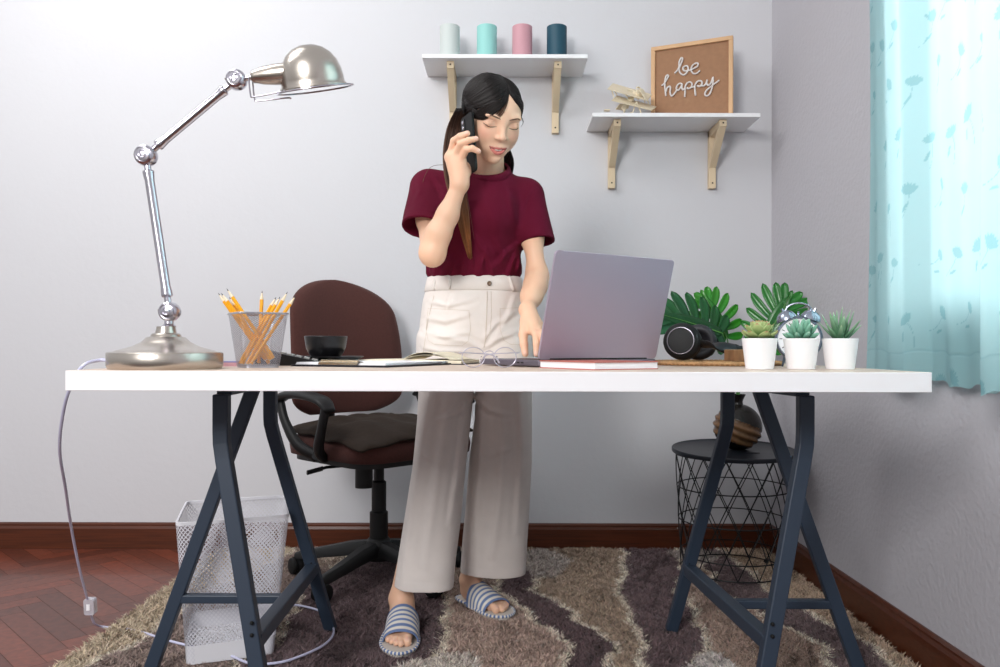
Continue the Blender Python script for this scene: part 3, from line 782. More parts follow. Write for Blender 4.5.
# ------------------------------------------------------------------ laptop
m_alu = mat('space_grey_aluminium', '#b0a3b3', .42, .5)
m_key = mat('keys', '#101013', .5); m_screen = mat('screen_glass', '#0c0d11', .08)
def laptop():
    L0, L1 = V(.070, 1.635, DZ), V(.070+.276, 1.635+.186, DZ); ex = (L1-L0).normalized(); W = (L1-L0).length; ey = V(-ex.y, ex.x, 0)
    D = .232
    M = Matrix((ex, ey, V(0, 0, 1))).transposed().to_4x4(); M.translation = L0
    root = thing('laptop', tuple(L0+ex*W/2+ey*D/2), 'open grey aluminium laptop seen from the back of its lid', 'laptop')
    def rr(z0, z1, x0=0, y0=0, w=W, d=D, r=.009): return [(x0+w/2+p, y0+d/2+q) for p, q in rrect(w, d, r)], z0, z1
    o, z0, z1 = rr(.002, .0155); b = MB().prism(o, z0, z1, M).build('base', mat('base_aluminium', '#706a76', .42, .5), root, smooth=False); bevel(b, .003, 3)
    MB().box((W/2, .065, .0158), (W-.04, .10, .0012), M).build('keyboard', m_key, b, smooth=False)
    MB().box((W/2, .165, .0157), (.11, .07, .0006), M).build('trackpad', m_alu, b, smooth=False)
    for k in (.06, .075, .16): MB().box((-.0003, k, .009), (.001, .009, .003), M).build('port', m_key, b, smooth=False)
    a = R(105); T = M @ Matrix.Translation((0, .006, .0165)) @ Matrix.Rotation(a-PI/2+PI/2, 4, 'X')
    # lid lies in local XY of T, y up the screen
    o = [(W/2+p, .1135+q) for p, q in rrect(W, .227, .009)]
    l = MB().prism(o, -.0025, .0025, T).build('lid', m_alu, root, smooth=False); bevel(l, .0015, 3)
    MB().prism([(W/2+p, .1145+q) for p, q in rrect(W-.008, .217, .006)], -.0031, -.0026, T).build('screen', m_screen, l, smooth=False)
    MB().tube([M @ V(.03, .006, .0165), M @ V(W-.03, .006, .0165)], .004, 12).build('hinge', m_blackm, root)
laptop()

def book(name, corners, z0, h, label, cat, mcov, mpage, ov=.003, spine=0, ct=.0018, r=.004):
    """closed book/notebook from three corners a(origin) b c: covers, pages, spine"""
    a, b, c = [Vector((*p, z0)) for p in corners]; ex = (b-a).normalized(); W = (b-a).length; ey = V(-ex.y, ex.x, 0)
    if ey.dot(c-b) < 0: ey = -ey
    D = (c-b).length; M = Matrix((ex, ey, ex.cross(ey))).transposed().to_4x4(); M.translation = a
    if ex.cross(ey).z < 0: M = Matrix((ex, ey, V(0, 0, 1))).transposed().to_4x4(); M.translation = a
    root = thing(name, tuple(a + ex*W/2 + ey*D/2), label, cat)
    for z, nm in ((0, 'back_cover'), (h-ct, 'front_cover')):
        o = MB().prism([(W/2+p, D/2+q) for p, q in rrect(W, D, .006)], z, z+ct, M).build(nm, mcov, root, smooth=False)
    MB().box((W/2, D/2, h/2), (W-2*ov, D-2*ov, h-2*ct), M).build('pages', mpage, root, smooth=False)
    return root, M, W, D
m_red = mat('coral_cover', '#b9695f', .6, bump=.2, bscale=400)
rt_, M_, W_, D_ = book('notebook', [(.067, 1.605), (.163, 1.457), (.302, 1.540)], DZ, .0155, 'coral red closed notebook lying in front of the laptop lid', 'notebook', m_red, m_paper)

# ------------------------------------------------------------------ clipboard, papers, planner
def clipboard():
    N, L_ = V(-.238, 1.60, DZ), V(-.458, 1.695, DZ); ex = (L_-N).normalized(); W = .24; ey = V(ex.y, -ex.x, 0)
    if ey.y < 0: ey = -ey
    D = .315; M = Matrix((ex, ey, V(0, 0, 1))).transposed().to_4x4(); M.translation = N
    root = thing('clipboard', tuple(N + ex*W/2 + ey*D/2), 'black clipboard with white sheets under a metal clip near the mesh cup', 'clipboard')
    MB().prism([(W/2+p, D/2+q) for p, q in rrect(W, D, .012)], 0, .004, M).build('board', mat('navy_board', '#12141f', .5), root, smooth=False)
    for k in range(4):
        MB().box((W/2+.0015*k-.002, D/2+.004+.001*k, .0046+.0012*k), (W-.018, D-.016, .001), M @ Matrix.Rotation(R((k-1.5)*.5), 4, 'Z')).build('sheet', m_paper, root, smooth=False)
    mc = mat('clip_metal', '#b9ab93', .25, 1.0)
    c = MB()
    prof = [(.0, .0045), (.002, .0095), (.008, .0125), (.016, .0115), (.026, .0092), (.026, .0082), (.016, .0102), (.008, .0108), (.003, .0085), (.0015, .0045)]
    c.loft([[M @ V(x, y+.004, z) for y, z in prof] for x in (W/2-.048, W/2+.048)])
    c.build('clip', mc, root, sharp=25)
    MB().tube([M @ V(W/2-.045, .013, .012), M @ V(W/2+.045, .013, .012)], .0026, 10).build('spring_rod', mc, root)
clipboard()

def planner():
    c = V(-.223, 1.972, DZ); a = R(-12); M = Matrix.Translation(c) @ Matrix.Rotation(a, 4, 'Z')
    root = thing('open_planner', tuple(c), 'open cream paged planner with curling pages behind the clipboard', 'notebook')
    mcv = mat('planner_cover', '#1b1b22', .5)
    MB().box((0, 0, .0012), (.300, .185, .0024), M).build('cover', mcv, root, smooth=False)
    for sgn in (-1, 1):
        n = 18; prof = []
        for i in range(n+1):
            t = i/n; prof.append((sgn*t*.143, .0035 + .009*math.sin(min(1, t*3.2)*PI/2)*(1-.35*t)))
        rings = [[M @ V(x, y, z) for x, z in prof] + [M @ V(x, y, .0026) for x, z in reversed(prof)] for y in (-.088, .088)]
        MB().loft(rings).build('page_block', m_cream, root, sharp=50)
    # lifted pages
    for j, (lift, ln) in enumerate(((.020, .135), (.013, .14))):
        n = 20; top = []
        for i in range(n+1):
            t = i/n; top.append((t*ln*(1-.06*lift*10), .0115 + lift*math.sin(PI*min(1, t*1.15))**.8*(1-.3*t)))
        r1 = [[M @ V(x, y, z) for x, z in top] + [M @ V(x, y, z-.0006) for x, z in reversed(top)] for y in (-.088, .088)]
        MB().loft(r1).build('lifted_page', m_cream, root, sharp=60)
    MB().tube([M @ V(0, -.092, .004), M @ V(.002, -.1, .0035), M @ V(.006, -.11, .0015)], .0022, 8).build('ribbon', mat('pink_ribbon', '#d0356e', .6), root)
planner()

def calculator():
    c = V(-.480, 1.80, DZ); M = Matrix.Translation(c) @ Matrix.Rotation(R(12), 4, 'Z')
    root = thing('desk_calculator', tuple(c), 'black wedge shaped desk calculator between the mesh cup and the black teacup', 'calculator')
    prof = [(-.075, 0), (-.075, .022), (-.066, .031), (-.035, .0295), (.075, .006), (.078, 0)]
    o = MB().loft([[M @ V(x, y, z) for x, z in prof] for y in (-.055, .055)]).build('body', m_black, root, smooth=False); bevel(o, .002)
    sl = math.atan2(-.0235, .11)
    S = M @ Matrix.Translation((-.035, 0, .0298)) @ Matrix.Rotation(-sl, 4, 'Y')
    MB().box((.002, 0, .0004), (.02, .085, .0012), S @ Matrix.Translation((-.014, 0, 0))).build('display', mat('lcd', '#5d6a61', .2), o, smooth=False)
    mk = mat('grey_key', '#b9b7b4', .5)
    for i in range(5):
        for j in range(4):
            MB().box((.016+i*.018, -.037+j*.0245, .0012), (.012, .018, .003), S).build('key', mk, root, smooth=False)
calculator()

m_cer = mat('black_ceramic', '#141417', .28)
sx, sy = -.4265, 1.905
o = MB().lathe([(0, .003), (.030, .003), (.034, 0), (.037, 0), (.040, .003), (.060, .009), (.0765, .0175), (.0765, .019), (.060, .0115), (.038, .006), (0, .0055)], (sx+.012, sy, DZ), 48).build('saucer', m_cer, None, sharp=60)
tag(o, 'black ceramic saucer under the black teacup', 'saucer')
o = MB().lathe([(p.x, p.z) for p in spline([V(a*1.04, 0, b*1.04) for a, b in [(0, .003), (.020, .003), (.024, 0), (.026, .0), (.027, .004), (.036, .013), (.044, .028), (.0475, .048), (.0485, .0545), (.0475, .0555), (.0455, .0535), (.0425, .030), (.034, .016), (.022, .008), (0, .007)]], 4)], (sx, sy, DZ+.0085), 64).build('teacup', m_cer, None, sharp=60)
tag(o, 'black ceramic teacup on its saucer in front of the brown chair back', 'teacup')
# small pink note pad behind the lamp
root = thing('sticky_note_pad', (-.60, 1.70, DZ), 'small pink note pad lying between the lamp base and mesh cup', 'note pad')
MB().box((-.60, 1.70, DZ+.004), (.07, .05, .008), rz=.2).build('sheets', mat('pink_paper', '#d9a9b4', .7), root, smooth=False)
MB().box((-.60, 1.70, DZ+.0092), (.07, .05, .0024), rz=.2).build('top_sheet', mat('lilac_paper', '#8f8fc0', .7), root, smooth=False)

# ------------------------------------------------------------------ glasses
def glasses():
    mgd = mat('silver_wire', '#c2bccb', .3, .6); ml = mat('lens', '#ffffff', .0, trans=1.0, ior=1.05)
    d = 1.60; s = 800/d; z0 = DZ
    def P(px, py, dy=0): dd = d+dy; return V((px-505)*dd/800, dd, CZ-(py-346.4)*dd/800)
    root = thing('eyeglasses', tuple(P(489, 366)), 'thin wire framed round eyeglasses standing on the desktop before the notebook', 'glasses')
    r = .0232; cz = z0 + .0015 + r*.86
    cs = [V(P(473.5, 0).x, d-.004, cz), V(P(505, 0).x, d+.006, cz)]
    for c in cs:
        M = frame(c, V(1, .25 if c is cs[1] else .4, 0), V(-.25, 1, .1))
        ring = [M @ V(r*math.cos(a), r*.86*math.sin(a), 0) for a in np.linspace(0, 2*PI, 40, endpoint=False)]
        o = MB().tube(ring, .0009, 8, closed=True).build('rim', mgd, root)
        MB().loft([[p + V(0, -.0005, 0) for p in ring], [p + V(0, .0005, 0) for p in ring]]).build('lens', ml, o)
    MB().tube(spline([cs[0]+V(r*.9, 0, .007), cs[0]+V(r*1.2, .002, .012), cs[1]+V(-r*1.2, 0, .012), cs[1]+V(-r*.9, 0, .007)], 6), .001, 8).build('bridge', mgd, root)
    for sg, c in ((-1, cs[0]), (1, cs[1])):
        h = c + V(sg*r*1.0, 0, .008)
        MB().tube(spline([h, h+V(sg*.005, .003, .001), h+V(sg*.003, .012, .001), h+V(-sg*.02, .028, .0), h+V(-sg*.06, .042, -.004), h+V(-sg*.075, .046, -.020)], 6), [.0012, .001, .001, .001, .0014, .0018], 8).build('temple', mgd, root)
        MB().sphere(c + V(-sg*r*.7, .006, -.001), (.002, .001, .0035), 6).build('nose_pad', ml, root)
glasses()

# ------------------------------------------------------------------ potted succulents
m_pot = mat('white_ceramic', '#f3f1f3', .4); m_soil = mat('soil', '#3a2c22', .9, bump=.5, bscale=200)
def leaf_blade(mb, base, d, up, L, W, T, col_a, col_b, curl=.0, n=9, k=8, tipc=None, point=.15, wmax=.55):
    """a fleshy leaf: elliptical sections along a curved spine"""
    d = d.normalized(); side = d.cross(up).normalized(); up2 = side.cross(d).normalized()
    rings = []; 
    o = len(mb.v); cs = []
    for i in range(n+1):
        t = i/n
        p = base + d*(L*t) + up2*(curl*L*t*t)
        if t < wmax: w = .35 + .65*math.sin(t/wmax*PI/2)
        else: w = math.cos((t-wmax)/(1-wmax)*PI/2)**.75
        w = max(w, .02 if i == n else .05)
        rings.append([p + side*(W/2*w*math.cos(a)) + up2*(T/2*w*math.sin(a)) for a in (2*PI*j/k for j in range(k))])
        f = t**1.5
        c = tuple(col_a[q]*(1-f)+col_b[q]*f for q in range(3))
        if tipc and t > .93: c = tipc
        cs += [c]*k
    mb.loft(rings); mb.c[o:o+len(cs)] = cs
m_leafv = mat('succulent', '#ffffff', .55, vcol='tone', var=.12, vscale=60)
def pot(x, y, label, plant, h=.0600, rt=.0335, rb=.0265):
    root = thing('potted_succulent', (x, y, DZ), label, 'potted plant', 'succulents in white pots')
    MB().lathe([(0, .002), (rb-.003, .002), (rb-.002, 0), (rb, .0005), (rt, h-.001), (rt-.001, h), (rt-.003, h-.001), (rt-.0045, h-.010), (0, h-.010)], (x, y, DZ), 40).build('pot', m_pot, root, sharp=40)
    MB().lathe([(0, h-.004), (rt-.006, h-.005), (rt-.0048, h-.008)], (x, y, DZ), 24).build('soil', m_soil, root)
    plant(V(x, y, DZ+h-.006), root)
def rosette(c, root):
    ga, gb, rd = lin('#5f8a4a'), lin('#b4c083'), lin('#a8604c')
    k = 0
    for ring, (n, el, L, W) in enumerate(((8, 14, .036, .024), (8, 34, .035, .024), (7, 52, .032, .021), (5, 68, .028, .017), (3, 82, .021, .012))):
        for j in range(n):
            a = 2*PI*j/n + ring*.37 + random.uniform(-.1, .1); e = R(el+random.uniform(-4, 4))
            d = V(math.cos(a)*math.cos(e), math.sin(a)*math.cos(e), math.sin(e))
            m = MB(); leaf_blade(m, c + V(math.cos(a)*.004, math.sin(a)*.004, .004+ring*.003), d, V(0, 0, 1) if el < 75 else V(1, 0, 0), L, W, .006, ga, gb, .25, tipc=rd, wmax=.62)
            m.build('leaf', m_leafv, root, colattr='tone', sharp=0)
def fingers(c, root):
    ga, gb = lin('#3f7d63'), lin('#86b8a0')
    for ring, (n, el, L) in enumerate(((9, 22, .034), (8, 45, .041), (6, 65, .044), (4, 82, .044))):
        for j in range(n):
            a = 2*PI*j/n + ring*.4 + random.uniform(-.12, .12); e = R(el+random.uniform(-5, 5))
            d = V(math.cos(a)*math.cos(e), math.sin(a)*math.cos(e), math.sin(e))
            m = MB(); leaf_blade(m, c + V(math.cos(a)*.004, math.sin(a)*.004, .002), d, V(0, 0, 1) if el < 75 else V(1, 0, 0), L, .0120, .009, ga, gb, .12, tipc=lin('#a5c8b4'), wmax=.6)
            m.build('leaf', m_leafv, root, colattr='tone', sharp=0)
def spikes(c, root):
    ga, gb = lin('#3c6f4c'), lin('#8fb795')
    for ring, (n, el, L) in enumerate(((7, 38, .060), (6, 58, .066), (4, 76, .066))):
        for j in range(n):
            a = 2*PI*j/n + ring*.5 + random.uniform(-.15, .15); e = R(el+random.uniform(-7, 7))
            d = V(math.cos(a)*math.cos(e), math.sin(a)*math.cos(e), math.sin(e))
            m = MB(); leaf_blade(m, c + V(math.cos(a)*.003, math.sin(a)*.003, .0), d, V(0, 0, 1) if el < 70 else V(1, 0, 0), L*random.uniform(.80, 1.05), .0125, .0050, ga, gb, .10, wmax=.25, tipc=lin('#bcd0a8'))
            m.build('leaf', m_leafv, root, colattr='tone', sharp=0)
pot(.4965, 1.56, 'white pot with a red edged rosette succulent beside the log slice', rosette)
pot(.5775, 1.56, 'white pot with a plump finger leaved succulent in front of the alarm clock', fingers)
pot(.6535, 1.56, 'white pot with a spiky aloe like succulent nearest the desk corner', spikes)

# ------------------------------------------------------------------ alarm clock
def clock():
    mb_ = mat('clock_grey_blue', '#5f6b7a', .3, .5); chrome = mat('clock_chrome', '#a4abba', .25, 1.0)
    c = V(.640, 1.745, DZ+.061); r = .049
    root = thing('alarm_clock', (c.x, c.y, DZ), 'round grey twin bell alarm clock half hidden behind the pots', 'alarm clock')
    M = frame((0, 0, 0), (1, 0, 0), V(-.28, -1, 0))
    MB().lathe([(0, -.02), (r*.8, -.02), (r*.95, -.016), (r, -.01), (r, .014), (r-.0015, .018), (r-.004, .019), (r-.005, .016), (r-.006, .013), (0, .013)], c, 56, M).build('case', mb_, root, sharp=40)
    face = MB().lathe([(0, .0138), (r-.006, .0138)], c, 48, M).build('dial', m_paper, root)
    h = MB(); T = Matrix.Translation(c) @ M
    for a, L, w in ((60, .022, .002), (-70, .032, .0015)):
        q = V(math.cos(R(a)), math.sin(R(a)), 0); h.bar(T @ V(0, 0, .015), T @ (q*L + V(0, 0, .015)), w, .0008, up=T.to_3x3() @ V(0, 0, 1))
    h.build('hand', m_black, face, smooth=False)
    tk = MB()
    for k in range(12):
        q = V(math.cos(PI*k/6), math.sin(PI*k/6), 0); tk.bar(T @ (q*.034 + V(0, 0, .0143)), T @ (q*.040 + V(0, 0, .0143)), .0015, .0006, up=T.to_3x3() @ V(0, 0, 1))
    tk.build('hour_marking', m_black, face, smooth=False)
    ex = T.to_3x3() @ V(1, 0, 0)
    for sg in (-1, 1):
        p = c + ex*(sg*.024) + V(0, 0, .042); B = frame((0, 0, 0), (0, 1, 0), ex*(sg*.45) + V(0, 0, 1))
        MB().lathe([(0, .020), (.010, .0185), (.0175, .013), (.021, .005), (.022, .0), (.0205, .0), (.019, .005), (.0, .016)], p, 28, B).build('bell', chrome, root, sharp=60)
        MB().tube([p + B.to_3x3() @ V(0, 0, .018), p + B.to_3x3() @ V(0, 0, .026)], .003, 10).build('bell_nut', chrome, root)
        MB().tube([c + ex*(sg*.028) + V(0, 0, -.038), c + ex*(sg*.033) + V(0, 0, -.0605)], [.0035, .002], 10).build('foot', mb_, root)
    pts = [c + ex*(-.030) + V(0, 0, .060)] + [c + ex*(.026*math.cos(a)) + V(0, 0, .062+.016*math.sin(a)) for a in np.linspace(PI, 0, 9)] + [c + ex*.030 + V(0, 0, .060)]
    MB().tube(pts, .0022, 10).build('handle', chrome, root)
    MB().bar(c + V(0, 0, .044), c + V(0, 0, .060), .004, .004).build('hammer', chrome, root, smooth=False)
clock()

# ------------------------------------------------------------------ woven mat, log slice, headphones
def woven_mat():
    cx, cy, r = .500, 1.905, .155; mw = mat('water_hyacinth', '#b98f63', .75, vcol='tone', bump=.6, bscale=150)
    root = thing('woven_placemat', (cx, cy, DZ), 'round braided straw placemat under the headphones', 'placemat')
    m = MB(); rr = r-.006; k = 0
    while rr > .01:
        n = max(14, int(2*PI*rr/.011))
        for j in range(n):      # braid knots as short slanted strands
            a = 2*PI*j/n; b = a + 2*PI/n*1.35
            t = random.uniform(.75, 1.15); base = lin('#b98f63'); m.color = tuple(v*t for v in base)
            for sgn in (-1, 1):
                p = [V(cx+(rr+sgn*(-.0035))*math.cos(a), cy+(rr+sgn*(-.0035))*math.sin(a), DZ+.0042), V(cx+rr*math.cos((a+b)/2), cy+rr*math.sin((a+b)/2), DZ+.0075), V(cx+(rr+sgn*.0035)*math.cos(b), cy+(rr+sgn*.0035)*math.sin(b), DZ+.0042)]
                m.tube(p, [.0028, .0036, .0028], 5)
        rr -= .0125
    m.build('braid', mw, root, colattr='tone', sharp=0)
    MB().lathe([(0, .0005), (r-.004, .0005), (r-.003, .004), (0, .005)], (cx, cy, DZ), 48).build('backing', mat('straw_backing', '#8d6a47', .9), root)
woven_mat()
MZ = DZ + .0112
def log():
    c = V(.533, 1.815, MZ); root = thing('log_slice', tuple(c), 'small bark edged log slice on the placemat behind the rosette pot', 'wood slice')
    n = 40; out = [((.031+.0025*math.sin(5*a)+.0015*math.sin(11*a+1))*math.cos(a), (.031+.0025*math.sin(5*a)+.0015*math.sin(11*a+1))*math.sin(a)) for a in (2*PI*i/n for i in range(n))]
    MB().prism(out, 0, .025, Matrix.Translation(c)).build('bark', mat('bark', '#8a6443', .85, var=.4, vscale=50, stretch=(1, 1, .3), bump=1.0, bscale=90), root, sharp=40)
    MB().prism([(x*.93, y*.93) for x, y in out], .0245, .0256, Matrix.Translation(c)).build('cut_face', mat('log_cut', '#cba77b', .7, var=.15, vscale=30), root, sharp=40)
log()

def headphones():
    root = thing('headphones', (.44, 1.88, MZ), 'black over ear headphones lying on the placemat by the laptop', 'headphones')
    mring = mat('ear_cup_ring', '#8d8a92', .25, .9)
    c1 = V(.408, 1.845, MZ+.0445); n1 = V(-.42, -1, .10).normalized()
    c2 = c1 + V(.060, .085, -.001); n2 = V(-.30, -1, -.05).normalized()
    def ear(c, n):
        M = frame((0, 0, 0), V(1, 0, 0), n)
        e = MB().lathe([(0, .018), (.026, .018), (.030, .0165), (.0385, .012), (.0425, .004), (.043, -.006), (.039, -.012), (0, -.012)], c, 48, M).build('ear_cup', m_blackm, root, sharp=50)
        MB().lathe([(.0285, .0175), (.0295, .0188), (.0312, .0185), (.0318, .0165)], c, 48, M).build('accent_ring', mring, e)
        MB().lathe([(0, -.010), (.030, -.010), (.038, -.012), (.0425, -.018), (.042, -.026), (.036, -.031), (.029, -.031), (.024, -.026), (.022, -.016), (0, -.016)], c, 48, M).build('ear_pad', mat('ear_pad_leather', '#26262b', .5), root, sharp=0)
        return M
    ear(c1, n1); ear(c2, -n2)
    # yokes and band: a flattened arc lying towards the clock
    a = c1 + n1*.012 + V(.040, .0, -.004); b = c2 - n2*.004 + V(.038, .004, -.004)
    MB().tube([c1 + n1*.016 + V(.018, 0, .022), c1 + n1*.017 + V(.034, 0, .010), a + V(.012, .006, -.006)], .008, 10, flat=.5, up=n1).build('yoke', m_blackm, root)
    MB().tube([c2 + V(.018, -.006, .022), c2 + V(.034, -.002, .010), b + V(.010, -.004, -.006)], .007, 10, flat=.5, up=n1).build('yoke', m_blackm, root)
    band = spline([a, a + V(.035, .004, -.008), a + V(.075, .020, -.014), a + V(.110, .050, -.020), (a+b)/2 + V(.105, .045, -.020), b + V(.075, .022, -.016), b + V(.038, .006, -.010), b], 6)
    MB().tube(band, .0135, 12, flat=.35, up=(0, 0, 1) and (1, .2, 0)).build('headband', m_blackm, root)
    MB().tube(band[2:16], .0155, 12, flat=.35, up=(1, .2, 0)).build('band_cover', mat('band_leather', '#15151a', .35), root)
headphones()

# ------------------------------------------------------------------ side table, vase with monstera leaves
def side_table():
    cx, cy, zt, rt, rb = .782, 2.735, .430, .207, .175
    root = thing('wire_side_table', (cx, cy, .01), 'round black side table with a wire basket body in the room corner', 'side table')
    MB().lathe([(0, zt-.012), (rt-.004, zt-.012), (rt-.001, zt-.014), (rt, zt-.011), (rt, zt-.002), (rt-.002, zt), (rt-.005, zt-.002), (rt-.012, zt-.006), (0, zt-.006)], (cx, cy, 0), 72, Matrix.Translation((0, 0, zt)) @ Matrix.Rotation(R(2.6), 4, 'X') @ Matrix.Translation((0, 0, -zt))).build('tray_top', mat('dark_metal', '#1a1f28', .38), root, sharp=40)
    mw = mat('black_wire', '#0c0d10', .45); z1, z0 = zt-.020, .022
    def P(a, z): t = (z-z0)/(z1-z0); r = rb + (rt-.012-rb)*t; return V(cx+r*math.cos(a), cy+r*math.sin(a), z)
    n = 16
    for z in (z1, .30, .19, .075, z0): MB().tube([P(a, z) for a in np.linspace(0, 2*PI, 48, endpoint=False)], .0022, 6, closed=True).build('basket_hoop', mw, root)
    for k in range(n):
        for sg in (-1, 1):
            a = 2*PI*k/n; tw = sg*2*PI/n*2.5
            MB().tube([P(a + tw*t, z1 + (z0-z1)*t) for t in np.linspace(0, 1, 14)], .0018, 6).build('diagonal_wire', mw, root)
    for a in (0.6, 2.4, 3.9, 5.5): MB().lathe([(0, 0), (.008, 0), (.008, .012), (0, .012)], P(a, .012), 12).build('foot', m_rubber, root)
    g = MB().box((cx+.045, cy-.06, zt-.0078), (.05, .006, .0012), rot=Matrix.Rotation(R(2.6), 3, 'X')).build('tray_slot', m_rubber, root, smooth=False)
side_table()
VX, VY, VZ = .799, 2.745, .4235
def vase():
    root = thing('round_vase', (VX, VY, VZ), 'round dark glazed vase with brown carved waves on the black side table', 'vase')
    nphi, nth = 72, 96; r = .081; vs = []; m = MB(); cz = VZ + .083
    ax = V(.45, -.1, .89).normalized(); fx = frame((0, 0, 0), (1, 0, 0), ax)
    rings = []
    cols = []
    for i in range(1, nphi):
        th = PI*i/nphi; ring = []
        for j in range(nth):
            ph = 2*PI*j/nth; d = V(math.sin(th)*math.cos(ph), math.sin(th)*math.sin(ph), -math.cos(th))
            h = d.dot(ax) + .10*math.sin(2*ph+1.0) + .05*math.sin(3*ph)
            band = 1 if -.62 < h < .28 else 0; rr = r
            if band:
                q = (h+.62)*PI*2/.30 ; rr = r + .0030*math.sin(q); 
            t = .75 + .5*(.5+.5*math.sin((h+.62)*PI*2/.30))
            col = tuple(v*t for v in lin('#6f5136')) if band else lin('#17130f')
            p = d*rr; p.z = p.z*.98
            if p.z < -.076: p.z = -.076 - (p.z+.076)*0
            ring.append(V(VX, VY, cz-.004) + p); cols.append(col)
        rings.append(ring)
    m.loft(rings); m.c = cols
    m.build('body', mat('vase_glaze', '#ffffff', .25, vcol='tone', var=.2, vscale=70), root, colattr='tone', sharp=0)
    MB().lathe([(.022, .150), (.0175, .158), (.0165, .166), (.020, .176), (.027, .190), (.0255, .191), (.018, .178), (.014, .166), (.014, .155)], (VX, VY, VZ), 32).build('neck', mat('dark_glaze', '#12100f', .22), root, sharp=60)
vase()
def monstera(label, tip, base, up, W, lobes=7, col='#1f6b2c', col2='#2f8a36', stem_mid=None, droop=.1, seed=1):
    """leaf in 3-D: midrib from base to tip, deep lobes on both sides"""
    rg = random.Random(seed)
    base, tip = Vector(base), Vector(tip); ax = tip-base; L = ax.length; ax.normalize(); nrm = Vector(up); nrm = (nrm - ax*nrm.dot(ax)).normalized(); sd = ax.cross(nrm)
    root = thing('monstera_leaf', (VX, VY, VZ+.19), label, 'leaf', 'cut monstera leaves in the vase')
    m = MB(); ca, cb = lin(col), lin(col2)
    def S(u, v):   # u along midrib 0..1, v sideways metres
        z = -droop*(v/W)**2*W - .10*L*(u-.3)**2
        return base + ax*(u*L) + sd*v + nrm*z
    def strip(c0, dirv, ln, w0, cA):
        n = 12; rings = []; cs = []
        px = V(-dirv.y, dirv.x, 0)
        for i in range(n+1):
            t = i/n; w = w0*(.55+.55*math.sin(min(1, t*1.5)*PI/2))*(1 if t < .62 else math.sqrt(max(0.0, 1-((t-.62)/.38)**2)))
            w = max(w, .0006); bend = .16*ln*t*t
            q = c0 + dirv*(ln*t) + V(bend, 0, 0)
            row = []
            for k in (-1, -.5, 0, .5, 1):
                uv = q + px*(w*k*.5); p = S(uv.x/L, uv.y); p = p + nrm*(-.006*(1-abs(k)) )
                row.append(p)
            rings.append(row + [p - nrm*.0008 for p in reversed(row)])
            tt = .8 + .4*rg.random(); cs += [tuple((cA[z]*(1-t*.4)+cb[z]*t*.4) for z in range(3))]*10
        o = len(m.v); m.loft(rings); m.c[o:o+len(cs)] = cs
    # heart of the leaf
    n = 18; rings = []; cs = []
    for i in range(n+1):
        t = i/n; w = W*(.26*math.sin(PI*min(1, t*.93+.07))**.6)
        if i == n: w = .002
        row = [S(t*.94, w*k) for k in (-1, -.5, 0, .5, 1)]; row[2] = row[2] - nrm*.004
        rings.append(row + [p - nrm*.0008 for p in reversed(row)]); cs += [ca]*10
    o = len(m.v); m.loft(rings); m.c[o:o+len(cs)] = cs
    for sg in (-1, 1):
        for k in range(lobes):
            u = .04 + .84*k/(lobes-1) + rg.uniform(-.01, .01)
            a = R(118 - 88*(k/(lobes-1))) ; dv = V(math.cos(a), sg*math.sin(a), 0)
            ln = W*(1.02*math.sin(PI*(.22+.62*k/(lobes-1)))+.08)*rg.uniform(.92, 1.05)
            strip(V(u*L*.9, sg*.004, 0), dv, ln, L*.150, tuple(v*rg.uniform(.8, 1.2) for v in ca))
    strip(V(L*.75, 0, 0), V(1, 0, 0), L*.27, L*.10, ca)
    o = m.build('leaf_blade', mat('monstera_green_'+str(seed), '#ffffff', .32, vcol='tone', coat=.2), root, colattr='tone', sharp=0)
    rib = MB().tube([S(t, 0) + nrm*.0008 for t in np.linspace(-.02, .98, 14)], [.002, .0006], 6).build('midrib', mat('rib_green', '#5f9a4a', .4), root)
    neck = V(VX, VY, VZ+.175)
    b0 = S(-.02, 0)
    pts = spline([neck + (b0-neck)*0 + V(0, 0, -.03), neck + V((b0.x-VX)*.12, (b0.y-VY)*.1, .05), stem_mid or (neck*.45 + b0*.55 + V(0, .0, .0)), b0], 6)
    MB().tube(pts, [.0035, .0022], 8).build('petiole', mat('stem_green', '#3d7a35', .45), root)
def Q(px, py, d): return V((px-505)*d/800, d, CZ-(py-346.6)*d/800)
monstera('dark green split monstera leaf behind the headphones', Q(660, 313, 2.68), Q(722, 333, 2.72), (-.05, -1, .35), .104, 7, '#0f4a22', '#1c6a30', seed=2)
monstera('bright green split monstera leaf behind the darker one, leaning to the sign side', Q(703, 292, 2.80), Q(727, 338, 2.78), (.1, -1, .15), .085, 6, '#237a1c', '#4aa52c', seed=5)
monstera('tall glossy green split monstera leaf rising above the rosette pot', Q(791, 293, 2.70), Q(765, 341, 2.72), (-.25, -1, .1), .104, 7, '#17661f', '#2f8f2f', seed=9)

